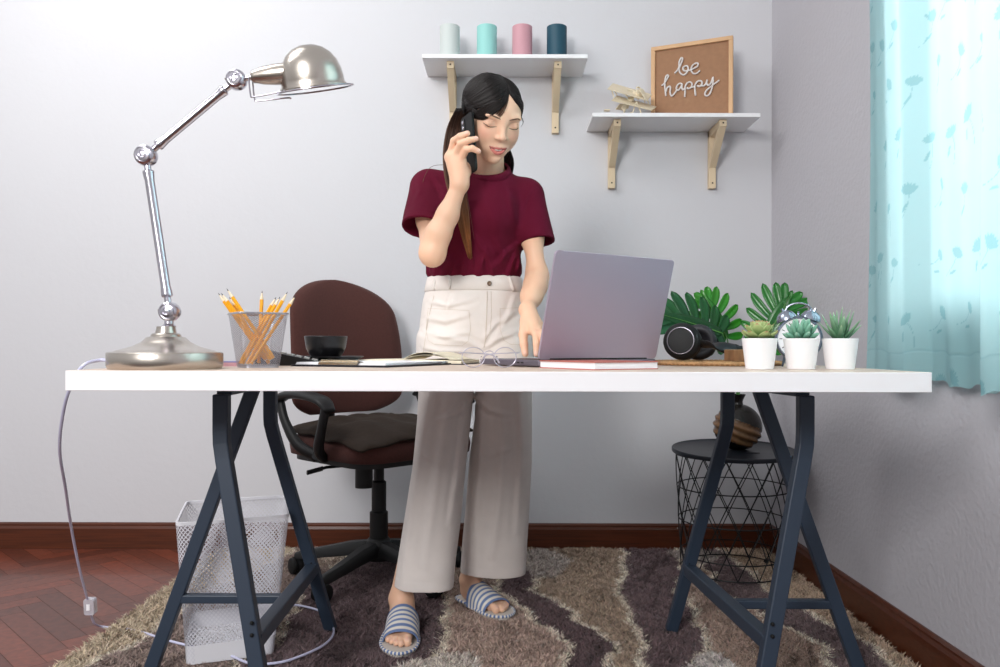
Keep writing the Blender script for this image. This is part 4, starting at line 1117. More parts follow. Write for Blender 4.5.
# ------------------------------------------------------------------ office chair
def chair():
    cx, cy = -.415, 2.64; f = R(-44); root = thing('office_chair', (cx, cy, .01), 'brown fabric office swivel chair with black armrests and five star base', 'office chair')
    mf = mat('brown_fabric', '#4d2a25', .9, var=.12, vscale=150, bump=.2, bscale=700, sheen=.05)
    mp = mat('chair_plastic', '#111214', .5)
    # five star base
    hub = MB().lathe([(0, .075), (.042, .075), (.045, .085), (.042, .13), (.034, .145), (0, .15)], (cx, cy, 0), 28).build('hub', mp, root)
    for k in range(5):
        a = R(-117 + 72*k); d = V(math.cos(a), math.sin(a), 0); sdv = V(-d.y, d.x, 0)
        rings = []
        for t, w, h, z in ((0, .052, .05, .115), (.35, .046, .042, .108), (.7, .038, .032, .090), (.95, .032, .026, .078), (1.02, .020, .018, .074)):
            c = V(cx, cy, z) + d*(.285*t)
            rings.append([c + sdv*x*w/2 + V(0, 0, y*h/2) for x, y in ((-1, -1), (1, -1), (1, .4), (.6, 1), (-.6, 1), (-1, .4))])
        MB().loft(rings).build('base_arm', mp, root, sharp=50)
        p = V(cx, cy, 0) + d*.285
        st = MB().tube([p + V(0, 0, .075), p + V(0, 0, .045)], .008, 10).build('caster', mp, root)
        ax = Matrix.Rotation(.6*k, 3, 'Z') @ sdv
        for sg in (-1, 1):
            MB().lathe([(0, -.009), (.020, -.009), (.026, -.006), (.0275, 0), (.026, .006), (.020, .009), (0, .009)], p + ax*(.015*sg) + V(0, 0, .0405), 28, frame((0, 0, 0), (0, 0, 1), ax)).build('caster_wheel', m_rubber, st, sharp=40)
        MB().lathe([(.030, -.006), (.030, .006), (.024, .006), (.024, -.006)], p + V(0, 0, .0405), 20, frame((0, 0, 0), (0, 0, 1), ax)).build('caster_hood', mp, st)
    MB().lathe([(.030, .14), (.030, .23), (.024, .235), (.024, .33), (.017, .335), (.017, .42), (0, .42)], (cx, cy, 0), 24).build('gas_column', mp, root, sharp=30)
    F = Matrix.Translation((cx, cy, 0)) @ Matrix.Rotation(f, 4, 'Z')   # x forward, y to the sitter's left
    MB().box((-.02, 0, .405), (.20, .14, .035), F).build('tilt_mechanism', mp, root, smooth=False)
    l = MB().tube([F @ V(.0, -.06, .395), F @ V(-.02, -.19, .395), F @ V(-.03, -.235, .385)], [.005, .005, .005], 8)
    l.tube([F @ V(-.025, -.20, .392), F @ V(-.035, -.25, .383)], .010, 8, flat=.5); l.build('height_lever', mp, root)
    MB().lathe([(0, 0), (.028, 0), (.028, .07), (.022, .08), (0, .08)], F @ V(.055, -.10, .33), 20).build('tension_knob', mp, root, sharp=30)
    def cushion(w, d, z0, z1, cxx, rnd=.09, dome=.012, name='seat', m=None, par=root):
        o = rrect(d, w, rnd, 8); rings = []
        for t, k, z in ((0, .90, z0), (.2, .985, z0+.006), (.5, 1.0, (z0+z1)/2), (.8, .985, z1-.012), (1, .93, z1-.002), (1, .7, z1+dome*.6), (1, .35, z1+dome*.9)):
            rings.append([F @ V(cxx + x*k, y*k, z) for x, y in o])
        return MB().loft(rings).build(name, m, par, sharp=0)
    cushion(.48, .46, .425, .49, .01, name='seat', m=mf)
    MB().prism([(x*.92, y*.92) for x, y in rrect(.46, .48, .09, 8)], .412, .430, F @ Matrix.Translation((.01, 0, 0))).build('seat_shell', mp, root, sharp=30)
    # back: rounded shell, curved, slightly reclined
    def back(th, k, name, m, par):
        ns, nt_ = 33, 45; front = []; W = .228
        for i in range(nt_):
            v = .5-.5*math.cos(PI*i/(nt_-1)); z = .545 + .465*v
            hw = W*(1.0 - .16*max(0, (v-.35)/.65)**2.4) 
            # rounded corners at the top and bottom
            if v > .72: hw *= math.sqrt(max(0, 1-((v-.72)/.28)**2.4))*.999+.001
            if v < .16: hw *= math.sqrt(max(0, 1-((.16-v)/.16)**2.2*.65))
            row = []
            for j in range(ns):
                u = -1 + 2*j/(ns-1); y = hw*u*k
                x = -.225 - .05*(v-.1) + .055*(u*u)*(hw/W)**2 + .02*math.sin(v*PI)
                ed = (1-abs(u)**6)*(math.sin(PI*min(1, max(0, v*.98+.01)))**.25)
                row.append((x, y, z, ed))
            front.append(row)
        A_ = [[F @ V(x + th*.5*e, y, z) for x, y, z, e in r] for r in front]; B_ = [[F @ V(x - th*.5*e, y, z) for x, y, z, e in r] for r in front]
        return MB().loft([a + list(reversed(b)) for a, b in zip(A_, B_)]).build(name, m, par, sharp=0)
    back(.065, 1.0, 'backrest', mf, root)
    # back support bar
    MB().tube(spline([F @ V(-.10, 0, .40), F @ V(-.24, 0, .40), F @ V(-.29, 0, .45), F @ V(-.285, 0, .62)], 6), .022, 10, flat=.5, up=F.to_3x3() @ V(-1, 0, .6)).build('back_support', mp, root)
    # D shaped armrests
    for sg in (-1, 1):
        y = sg*.285
        def P(x, z, yy=0): return F @ V(x, y + yy*sg, z)
        m = MB()
        m.tube(spline([P(-.15, .600), P(-.10, .622), P(.0, .628), (P(.10, .615)), P(.14, .585)], 6), [.022, .031, .033, .031, .020], 14, flat=.42, up=(0, 0, 1)); m.build('armrest_pad', mp, root, sharp=0)
        m = MB(); m.tube(spline([P(-.135, .600), P(-.105, .54), P(-.055, .470, -.015), P(-.0, .435, -.05)], 6), [.016, .016, .020, .020], 10, flat=.8); m.build('armrest_strut', mp, root, sharp=0)
        m = MB(); m.tube(spline([P(.120, .595), P(.098, .53), P(.060, .465, -.015), P(.035, .435, -.05)], 6), [.016, .016, .020, .020], 10, flat=.8); m.build('armrest_strut', mp, root, sharp=0)
        m = MB(); m.tube([P(.03, .44, -.03), P(.0, .42, -.12)], .022, 10, flat=.5, up=(0, 0, 1)); m.build('armrest_mount', mp, root)
    # loose seat pad on top
    mc = mat('olive_brown_pad', '#2e231b', .9, var=.15, vscale=60, bump=.8, bscale=60, sheen=.0)
    n = 33; rings = []
    top, botm = [], []
    vs = []
    def H(u, v):
        e = max(abs(u), abs(v)); 
        z = .512 + .035*(1-e**3) - .05*max(0, (u-v)*.5-.5) - .010*e**6
        z += .004*math.sin(9*u+3*v) + .003*math.sin(14*v-5*u)
        return z
    for i in range(n):
        u = -1+2*i/(n-1); a, b = [], []
        for j in range(n):
            v = -1+2*j/(n-1)
            ex_ = 1 + .14*max(0, (u-v)*.5-.4); sx_, sy_ = u*.225*math.sqrt(1-.12*v*v)*ex_, v*.235*math.sqrt(1-.12*u*u)*ex_
            e = max(abs(u), abs(v)); z = H(u, v); t = .018*(1-e**8)
            a.append(F @ V(.01+sx_, sy_, z)); b.append(F @ V(.01+sx_, sy_, z-t-.006))
        rings.append(a + list(reversed(b)))
    o = MB().loft(rings).build('seat_pad', mc, None, sharp=0, origin=tuple(F @ V(0, 0, .50)))
    tag(o, 'loose wrinkled olive brown seat pad lying on the office chair', 'cushion')
chair()
HEAD_ROLL, HEAD_YAW, HEAD_PITCH = 0.5, 21.5, 31
HEAD_C = (-.033, 2.05, 1.368)
PHONE_DY = 0.0
SKIN_H, CLOTH_H = .0018, .0028
# ------------------------------------------------------------------ signed distance modelling for the figure
def smin(a, b, k):
    if k <= 0: return np.minimum(a, b)
    h = np.clip(.5 + .5*(b-a)/k, 0, 1)
    return b + (a-b)*h - k*h*(1-h)
class Prim:
    def __init__(s, kind, k, sub=False, **p): s.kind = kind; s.k = k; s.sub = sub; s.__dict__.update(p); s.bb()
    def bb(s):
        if s.kind == 'cone':
            r = max(s.ra, s.rb); s.lo = np.minimum(s.a, s.b)-r; s.hi = np.maximum(s.a, s.b)+r
        elif s.kind == 'ell':
            r = max(s.r); s.lo = s.c-r; s.hi = s.c+r
        elif s.kind == 'comp':
            s.lo = np.min([p.lo for p in s.prims], 0); s.hi = np.max([p.hi for p in s.prims], 0)
        elif s.kind == 'slices':
            S = s.S; s.lo = np.array([(S[:, 1]-S[:, 3]).min(), (S[:, 2]-S[:, 4]).min(), S[:, 0].min()]); s.hi = np.array([(S[:, 1]+S[:, 3]).max(), (S[:, 2]+S[:, 4]).max(), S[:, 0].max()])
    def d(s, P):
        if s.kind == 'cone':
            ba = s.b-s.a; h = np.clip(((P-s.a) @ ba)/(ba @ ba), 0, 1)
            return np.linalg.norm(P - s.a - h[:, None]*ba, axis=1) - (s.ra + (s.rb-s.ra)*h)
        if s.kind == 'ell':
            q = (P-s.c) @ s.R      # local coordinates (columns of R are the local axes)
            k0 = np.linalg.norm(q/s.r, axis=1); k1 = np.linalg.norm(q/(s.r*s.r), axis=1)
            return k0*(k0-1)/np.maximum(k1, 1e-9)
        if s.kind == 'comp':
            d = np.full(len(P), .3)
            for p in s.prims:
                v = p.d(P); d = -smin(-d, v, p.k) if p.sub else smin(d, v, p.k)
            return s.post(P, d)
        S = s.S; z = np.clip(P[:, 2], S[0, 0], S[-1, 0])
        cx, cy, rx, ry = [np.interp(z, S[:, 0], S[:, i]) for i in (1, 2, 3, 4)]
        n = getattr(s, 'pw', 2.0)
        qx, qy = np.abs(P[:, 0]-cx)/rx, np.abs(P[:, 1]-cy)/ry
        r = (qx**n+qy**n)**(1/n)
        d2 = (r-1)*np.minimum(rx, ry)
        dz = np.abs(P[:, 2]-z)
        return np.where(dz > 0, np.sqrt(np.maximum(d2, 0)**2+dz**2) + np.minimum(d2, 0)*0, d2)
A3 = lambda v: np.array(tuple(v), float)
def cone(a, b, ra, rb, k=.01, sub=False): return Prim('cone', k, sub, a=A3(a), b=A3(b), ra=ra, rb=rb)
def ell(c, r, Rm=None, k=.01, sub=False): return Prim('ell', k, sub, c=A3(c), r=A3(r), R=np.eye(3) if Rm is None else Rm)
def chain(pts, rs, k=.006, k0=None):
    return [cone(pts[i], pts[i+1], rs[i], rs[i+1], (k0 if (i == 0 and k0 is not None) else k)) for i in range(len(pts)-1)]

def sdf_mesh(name, prims, h, post=None, lo=None, hi=None, smooth_it=2):
    """surface nets on a block-sparse grid"""
    if lo is None:
        lo = np.min([p.lo for p in prims if not p.sub], 0)-.02; hi = np.max([p.hi for p in prims if not p.sub], 0)+.02
    lo = np.array(lo, float); hi = np.array(hi, float)
    B = 8; nb = np.ceil((hi-lo)/(h*B)).astype(int); N = nb*B+1
    def F(P, plist):
        d = np.full(len(P), .2)
        for p in plist:
            v = p.d(P)
            d = -smin(-d, v, p.k) if p.sub else smin(d, v, p.k)
        if post is not None: d = post(P, d)
        return d
    D = np.full(tuple(N), .2, np.float32)
    # macro blocks of 4x4x4 blocks for culling
    MBk = 4
    for i in range(0, nb[0], MBk):
        for j in range(0, nb[1], MBk):
            for k in range(0, nb[2], MBk):
                b0 = lo + np.array([i, j, k])*B*h; n3 = np.minimum([MBk]*3, nb-[i, j, k]); b1 = b0 + n3*B*h
                pl = [p for p in prims if np.all(p.lo-.03 < b1) and np.all(p.hi+.03 > b0)]
                if not any(not p.sub for p in pl): continue
                g = np.stack(np.meshgrid(*[np.arange(n) for n in n3], indexing='ij'), -1).reshape(-1, 3)
                cen = b0 + (g+.5)*B*h; dc = F(cen, pl); act = np.abs(dc) < B*h*1.35+.006
                for gi, dd in zip(g[~act], dc[~act]):
                    a = (np.array([i, j, k])+gi)*B; D[a[0]:a[0]+B+1, a[1]:a[1]+B+1, a[2]:a[2]+B+1] = np.where(D[a[0]:a[0]+B+1, a[1]:a[1]+B+1, a[2]:a[2]+B+1] == np.float32(.2), dd, D[a[0]:a[0]+B+1, a[1]:a[1]+B+1, a[2]:a[2]+B+1])
                ga = g[act]
                if len(ga) == 0: continue
                o = np.stack(np.meshgrid(*[np.arange(B+1)]*3, indexing='ij'), -1).reshape(-1, 3)
                idx = ((np.array([i, j, k])+ga)*B)[:, None, :] + o[None]; ii = idx.reshape(-1, 3)
                D[ii[:, 0], ii[:, 1], ii[:, 2]] = F(lo + ii*h, pl)
    # surface nets
    S = D < 0
    c = [(a, b, e) for a in (0, 1) for b in (0, 1) for e in (0, 1)]
    sh = tuple(n-1 for n in N)
    cnt = np.zeros(sh, np.int8)
    for a, b, e in c: cnt += S[a:a+sh[0], b:b+sh[1], e:e+sh[2]]
    cells = np.argwhere((cnt > 0) & (cnt < 8)); del cnt
    cid = np.full(sh, -1, np.int32); cid[cells[:, 0], cells[:, 1], cells[:, 2]] = np.arange(len(cells))
    acc = np.zeros((len(cells), 3)); ne = np.zeros(len(cells))
    val = {q: D[cells[:, 0]+q[0], cells[:, 1]+q[1], cells[:, 2]+q[2]].astype(float) for q in c}
    for q in c:
        for ax in range(3):
            if q[ax] == 0:
                r = list(q); r[ax] = 1; r = tuple(r); a, b = val[q], val[r]; m = (a < 0) != (b < 0)
                t = np.where(m, a/np.where(m, a-b, 1), 0); pt = np.zeros((len(cells), 3)) + np.array(q, float); pt[:, ax] += t
                acc[m] += pt[m]; ne[m] += 1
    Vt = lo + (cells + acc/ne[:, None])*h
    faces = []
    for ax in range(3):
        u, v = [(1, 2), (2, 0), (0, 1)][ax]
        s0 = [slice(1, -1)]*3; s1 = [slice(1, -1)]*3; s0[ax] = slice(0, -1); s1[ax] = slice(1, None)
        a = S[tuple(s0)]; b = S[tuple(s1)]; e = np.argwhere(a != b); fl = a[e[:, 0], e[:, 1], e[:, 2]]
        base = e + 1; base[:, ax] -= 1
        def cell(du, dv):
            q = base.copy(); q[:, u] -= du; q[:, v] -= dv; return cid[q[:, 0], q[:, 1], q[:, 2]]
        f = np.stack([cell(0, 0), cell(1, 0), cell(1, 1), cell(0, 1)], 1)
        f[~fl] = f[~fl][:, ::-1]; f = f[(f >= 0).all(1)]; faces.append(f)
    Fq = np.concatenate(faces)
    # light tangential smoothing
    E = np.concatenate([Fq[:, [0, 1]], Fq[:, [1, 2]], Fq[:, [2, 3]], Fq[:, [3, 0]]])
    for _ in range(smooth_it):
        s = np.zeros_like(Vt); n = np.zeros(len(Vt)); np.add.at(s, E[:, 0], Vt[E[:, 1]]); np.add.at(n, E[:, 0], 1)
        Vt = Vt*.5 + .5*s/np.maximum(n, 1)[:, None]
    me = bpy.data.meshes.new(name); me.vertices.add(len(Vt)); me.vertices.foreach_set('co', Vt.astype(np.float32).ravel())
    me.loops.add(Fq.size); me.loops.foreach_set('vertex_index', Fq.astype(np.int32).ravel())
    me.polygons.add(len(Fq)); me.polygons.foreach_set('loop_start', (np.arange(len(Fq))*4).astype(np.int32)); me.update(calc_edges=True)
    return me, Vt
def setcol(me, C):
    a = me.color_attributes.new('tone', 'FLOAT_COLOR', 'POINT')
    a.data.foreach_set('color', np.concatenate([C, np.ones((len(C), 1))], 1).astype(np.float32).ravel())

# ------------------------------------------------------------------ the woman
from mathutils.bvhtree import BVHTree
from mathutils import noise as mnoise
PX = lambda px, py, d: np.array([(px-505)*d/800, d, CZ-(py-346.5)*d/800])

HR = (Matrix.Rotation(R(HEAD_ROLL), 3, 'Y') @ Matrix.Rotation(R(HEAD_YAW), 3, 'Z') @ Matrix.Rotation(R(HEAD_PITCH), 3, 'X'))
HX, HF, HU = HR @ V(1, 0, 0), HR @ V(0, -1, 0), HR @ V(0, 0, 1)
HM = np.array([tuple(HX), tuple(HF), tuple(HU)]).T     # columns: right, forward, up
HC = np.array(HEAD_C)
def hl(x, f, z): return HC + HM @ np.array([x, f, z])
def hell(x, f, z, rx, rf, rz, k=.01, sub=False, tilt=0.0, roll=0.0):
    M = HM
    if tilt or roll:
        T = np.array(Matrix.Rotation(tilt, 3, 'X') @ Matrix.Rotation(roll, 3, 'Y')); M = HM @ T
    return ell(hl(x, f, z), (rx, rf, rz), M, k, sub)
def hcone(a, b, ra, rb, k=.005, sub=False): return cone(hl(*a), hl(*b), ra, rb, k, sub)

def head_prims():
    p = [hell(-.002, -.018, .029, .0650, .085, .063, 0),
         hell(0, .028, .000, .0590, .062, .070, .02),
         hell(0, .040, .033, .052, .046, .040, .02),
         hell(0, .044, -.056, .040, .037, .042, .03),
         hell(0, .066, -.0905, .0165, .0165, .0135, .022),
         hell(-.030, .053, -.028, .025, .027, .027, .02), hell(.030, .053, -.028, .025, .027, .027, .02),
         hell(-.037, .020, -.048, .020, .034, .028, .025), hell(.037, .020, -.048, .020, .034, .028, .025),
         # brow ridge, sockets, lids
         hell(-.026, .078, .020, .022, .012, .007, .012), hell(.026, .078, .020, .022, .012, .007, .012),
         hell(-.030, .099, .001, .017, .0125, .0085, .010, True), hell(.030, .099, .001, .017, .0125, .0085, .010, True),
         hell(-.0305, .0745, .0005, .0155, .0125, .0115, .005), hell(.0305, .0745, .0005, .0155, .0125, .0115, .005),
         # nose
         hcone((0, .083, .013), (0, .0975, -.022), .0062, .0075, .012),
         hell(0, .1000, -.0270, .0080, .0082, .0070, .006),
         hell(-.0103, .0925, -.0297, .0060, .0072, .0053, .005), hell(.0103, .0925, -.0297, .0060, .0072, .0053, .005),
         hell(-.0052, .0975, -.0360, .0026, .0034, .0022, .002, True), hell(.0052, .0975, -.0360, .0026, .0034, .0022, .002, True),
         # muzzle, lips, smile
         hell(0, .066, -.064, .029, .0225, .019, .014),
         hcone((-.0215, .0795, -.0560), (-.010, .0858, -.0566), .0009, .0017, .002), hcone((-.010, .0858, -.0566), (0, .0872, -.0572), .0017, .0019, .002),
         hcone((0, .0872, -.0572), (.010, .0858, -.0566), .0019, .0017, .002), hcone((.010, .0858, -.0566), (.0215, .0795, -.0560), .0017, .0009, .002),
         hcone((-.0220, .0795, -.0565), (-.010, .0850, -.0685), .0010, .0028, .002), hcone((-.010, .0850, -.0685), (0, .0868, -.0712), .0028, .0034, .002),
         hcone((0, .0868, -.0712), (.010, .0850, -.0685), .0034, .0028, .002), hcone((.010, .0850, -.0685), (.0220, .0795, -.0565), .0028, .0010, .002),
         hcone((-.0170, .0850, -.0588), (0, .0920, -.0640), .0014, .0036, 0, True), hcone((0, .0920, -.0640), (.0170, .0850, -.0588), .0036, .0014, 0, True),
         hcone((-.0155, .0800, -.0590), (0, .0865, -.0640), .0014, .0036, 0, True), hcone((0, .0865, -.0640), (.0155, .0800, -.0590), .0036, .0014, 0, True),
         hell(0, .0870, -.0800, .014, .0040, .0035, .006, True),
         # ears
         hell(-.065, -.010, -.030, .004, .010, .015, .006), hell(.067, -.006, -.012, .005, .014, .022, .006)]
    return p

SH_R, EL_R, WR_R = A3((-.208, 2.145, 1.200)), A3((-.180, 1.990, 1.010)), A3((-.1125, 1.975, 1.178))
SH_L, EL_L, WR_L = A3((.060, 2.15, 1.181)), A3((.085, 2.120, .962)), A3((.0555, 1.995, .868))
HIP_A, KNEE_A, ANK_A = A3((-.155, 2.21, .84)), A3((-.183, 2.175, .45)), A3((-.289, 2.215, .085))
HIP_B, KNEE_B, ANK_B = A3((-.012, 2.21, .84)), A3((-.02, 2.245, .44)), A3((-.104, 2.385, .085))

def foot(ank, heel, toe, side):
    """heel and toe on the ground; side=+1 when the big toe is on the +x side"""
    heel, toe = A3((*heel, 0)), A3((*toe, 0)); d = toe-heel; L = np.linalg.norm(d); d /= L; sd = np.array([d[1], -d[0], 0])*side  # towards the big toe
    if sd[0]*side < 0: sd = -sd
    zs = .022; P = lambda a, b, z: heel + d*(a*L) + sd*b + np.array([0, 0, zs+z])
    out = [ell(P(.12, 0, .022), (.026, .030, .024), None, .02), cone(P(.16, 0, .028), P(.16, 0, .05)*.4+ank*.6, .026, .027, .02),
           cone(P(.18, 0, .034), P(.60, .004, .022), .028, .021, .02), cone(P(.2, -.010, .018), P(.62, -.020, .014), .020, .013, .02),
           cone(P(.62, .018, .016), P(.76, .018, .013), .017, .014, .015), cone(P(.60, -.012, .014), P(.74, -.014, .011), .016, .011, .015),
           ell(P(.16, .022, .05)*.5 + (ank+sd*.022)*.5, (.010, .010, .012), None, .012), ell(P(.16, -.022, .045)*.5 + (ank-sd*.024)*.5, (.010, .010, .012), None, .012)]
    toes = [(.020, .93, .0108), (.0055, .975, .0078), (-.0065, .945, .0073), (-.0175, .905, .0070), (-.0275, .855, .0068)]
    for b, t, r in toes:
        out += chain([P(.72, b*.9, .012), P(t-.08, b*1.05, .014), P(t-.02, b*1.05, .0095)], [r*1.05, r*.95, r*1.05], .003, .008)
    return out, (heel, d, sd, L)
FOOT_A, FA = foot(ANK_A, (-.282, 2.245), (-.264, 1.992), 1)
FOOT_B, FB = foot(ANK_B, (-.118, 2.425), (.004, 2.262), -1)
# (the big toe of the image-left foot is on its +x side; of the other foot on its -x side)

def hand_right():
    w = WR_R
    D = PHONE_DY
    M1, P1, T1a, T1 = PX(449.5, 158, 1.985), PX(453.5, 141.5, 1.965), PX(459.5, 137, 1.945), PX(467, 134, 1.942)
    M2, P2, T2a, T2 = PX(455, 158, 1.978), PX(460, 144.5, 1.950), PX(468, 141, 1.937), PX(475.5, 139.5, 1.940)
    M3, P3, T3a, T3 = PX(460.5, 160, 1.975), PX(466, 150, 1.947), PX(472, 149, 1.934), PX(478, 152, 1.938)
    M4, P4, T4a, T4 = PX(463, 166, 1.978), PX(468, 162, 1.958), PX(471, 161, 1.945), PX(473, 163, 1.945)
    out = [cone(w, (M1*.3+M2*.7), .0185, .0175, .012), cone(w, M1, .0175, .0115, .014), cone(w, M3, .017, .0115, .014), cone(w*.7+M3*.3, M4, .0155, .010, .012),
           cone(M1, M3, .0115, .0105, .008)]
    for (a, b, c, e), r in (((M1, P1, T1a, T1), .0088), ((M2, P2, T2a, T2), .0088), ((M3, P3, T3a, T3), .0084)):
        out += chain([a, b, c, e], [r*1.12, r, r*.92, r*.80], .0025, .006)
    th = [w + A3((.006, -.004, .012)), PX(466, 173, 1.985), PX(470, 166, 2.01), PX(470, 156, 2.025)]
    out += chain(th, [.014, .0115, .0098, .0085], .004, .01)
    tips = [(T1, T1-T1a), (T2, T2-T2a), (T3, T3-T3a)]
    return out, tips
def hand_left():
    w = WR_L
    MI, MM, MR_, MP = A3((.069, 1.945, .817)), A3((.079, 1.948, .815)), A3((.088, 1.955, .813)), A3((.095, 1.965, .811))
    out = [cone(w, (MI+MM)/2, .0172, .0155, .014), cone(w, MP, .0165, .012, .014), cone(MI, MP, .0115, .0105, .008), ell((w+A3((.052, 1.955, .815)))/2, (.014, .016, .020), None, .012)]
    F = [([MI, (.0735, 1.915, .806), (.0745, 1.903, .782), (.0745, 1.897, .7585)], .0086),
         ([MM, (.088, 1.912, .806), (.0935, 1.897, .784), (.094, 1.890, .7595)], .0088),
         ([MR_, (.102, 1.922, .804), (.110, 1.905, .782), (.112, 1.898, .759)], .0083),
         ([MP, (.110, 1.938, .802), (.120, 1.925, .781), (.123, 1.918, .759)], .0074)]
    tips = []
    for pts, r in F:
        P = [A3(q) for q in pts]; out += chain(P, [r*1.15, r, r*.92, r*.80], .0025, .006); tips.append((P[-1], P[-1]-P[-2]))
    T = [A3((.050, 1.975, .838)), A3((.0445, 1.955, .806)), A3((.046, 1.942, .781)), A3((.049, 1.934, .7595))]
    out += chain(T, [.0130, .0110, .0095, .0082], .004, .01); tips.append((T[-1], T[-1]-T[-2]))
    return out, tips

def body_prims():
    p = head_prims()
    nb = A3((-.055, 2.140, 1.225))
    p += [cone(hl(0, -.030, -.045), nb, .047, .049, .02), cone(hl(0, -.005, -.070), nb + A3((0, -.012, .0)), .036, .040, .02)]
    p += [cone(nb + A3((-.02, .015, -.01)), SH_R, .036, .034, .03), cone(nb + A3((.02, .015, -.01)), SH_L, .036, .034, .03)]
    p += [Prim('slices', .03, S=np.array([[.80, -.083, 2.215, .125, .085], [.90, -.083, 2.21, .120, .080], [1.0, -.083, 2.18, .105, .075], [1.12, -.080, 2.155, .118, .082], [1.20, -.072, 2.15, .105, .065]]))]
    # arms
    p += chain([SH_R, SH_R*.5+EL_R*.5, EL_R], [.038, .0335, .0285], .02)
    p += [ell(EL_R + A3((-.003, .004, -.004)), (.0265, .028, .0285), None, .02)]
    fa = EL_R*.72 + WR_R*.28
    p += chain([EL_R, fa + A3((-.004, -.002, 0)), EL_R*.45+WR_R*.55, WR_R], [.0270, .0290, .0250, .0185], .02)
    p += chain([SH_L, SH_L*.5+EL_L*.5, EL_L], [.035, .0248, .0238], .03)
    fb = EL_L*.70 + WR_L*.30
    p += chain([EL_L, fb + A3((.002, 0, 0)), EL_L*.4+WR_L*.6, WR_L], [.0240, .0240, .0210, .0170], .035)
    # legs
    for H, K, A_ in ((HIP_A, KNEE_A, ANK_A), (HIP_B, KNEE_B, ANK_B)):
        m = K*.65+A_*.35 + A3((0, .012, 0))
        p += [cone(H, K, .066, .045, .03), cone(K, m, .044, .043, .03), cone(m, A_, .043, .028, .03)]
    p += FOOT_A + FOOT_B
    hr, t1 = hand_right(); hlft, t2 = hand_left()
    return p + hr + hlft, t1 + t2

skin_h = SKIN_H
prims, TIPS = body_prims()
me, VT = sdf_mesh('person', prims, skin_h, smooth_it=1)
# skin tones: blush, lips, nails, knuckles
base = np.array(lin('#eec0a2')); C = np.tile(base, (len(VT), 1))
q = (VT-HC) @ HM
inhead = (q[:, 2] > -.105) & (np.abs(q[:, 0]) < .08) & (np.abs(q[:, 1]) < .12)
def blend(mask_w, col):
    global C
    w_ = np.clip(mask_w, 0, 1)[:, None]; C = C*(1-w_) + np.array(lin(col))*w_
fw = np.exp(-((q[:, 0]/.06)**2 + ((q[:, 1]-.06)/.06)**2 + ((q[:, 2]+.02)/.09)**2))
blend(fw*.6, '#f5cfb6')
for sx_ in (-1, 1):
    blend(.40*np.exp(-(((q[:, 0]-sx_*.040)/.018)**2 + ((q[:, 1]-.07)/.04)**2 + ((q[:, 2]+.026)/.016)**2)), '#e58f7c')
    blend(.35*np.exp(-(((q[:, 0]-sx_*.0305)/.016)**2 + ((q[:, 1]-.085)/.02)**2 + ((q[:, 2]-.006)/.007)**2)), '#b27a66')
blend(.25*np.exp(-((q[:, 0]/.012)**2 + ((q[:, 1]-.10)/.02)**2 + ((q[:, 2]+.033)/.010)**2)), '#e08a74')
xx = np.abs(q[:, 0])/.0235
up_hi = -.0548 + .0012*np.exp(-((np.abs(q[:, 0])-.005)/.003)**2) + .0006*xx; lo_lo = -.0752 + .0180*xx**2.0
lip = (q[:, 2] < up_hi) & (q[:, 2] > lo_lo) & (xx < 1) & (q[:, 1] > .070)
blend(lip*.75, '#c9595f')
inner = lip & (np.abs(q[:, 2]+.0642-.0060*xx**1.6) < .0031) & (q[:, 1] < .0850)
blend(inner*.8, '#6e2623')
for tp, dr in TIPS:
    dr = dr/np.linalg.norm(dr); rel = VT - (tp - dr*.002); up_ = np.array([-.2, -1, .2]); up_ = up_ - dr*(up_ @ dr); up_ /= np.linalg.norm(up_)
    a, b = rel @ dr, rel @ up_; sdv = np.cross(dr, up_); c_ = rel @ sdv
    blend(((np.abs(a-.001) < .0052) & (np.abs(c_) < .0045) & (b > .0035) & (b < .012))*.55, '#efc3b8')
for (heel_, d_, sd_, L_) in (FA, FB):
    for b, t, r in ((.020, .93, .0108), (.0055, .975, .0078), (-.0065, .945, .0073), (-.0175, .905, .0070), (-.0275, .855, .0068)):
        tp = heel_ + d_*((t-.02)*L_) + sd_*b*1.05 + np.array([0, 0, .0315]); rel = VT-tp
        blend(((np.abs(rel @ d_ - .004) < r*.55) & (np.abs(rel @ sd_) < r*.55) & (rel[:, 2] > r*.55))*.5, '#eec0b0')
setcol(me, C)
m_skin = mat('skin', '#eec0a2', .48, vcol='tone', sss=.12, bump=.04, bscale=600)
person = link_mesh('person', me, None, [m_skin], True, origin=(-.17, 2.2, 0))
tag(person, 'woman in a maroon T-shirt and cream wide trousers, holding a phone to her ear', 'person')
bvh_body = BVHTree.FromPolygons([tuple(v) for v in VT], [tuple(p.vertices) for p in me.polygons])
def onface(x, z, off=.0, f0=.2):
    o = Vector(hl(x, f0, z)); d = Vector(-HM[:, 1]); h = bvh_body.ray_cast(o, d)
    return (h[0] - d*off) if h[0] is not None else Vector(hl(x, .08, z))

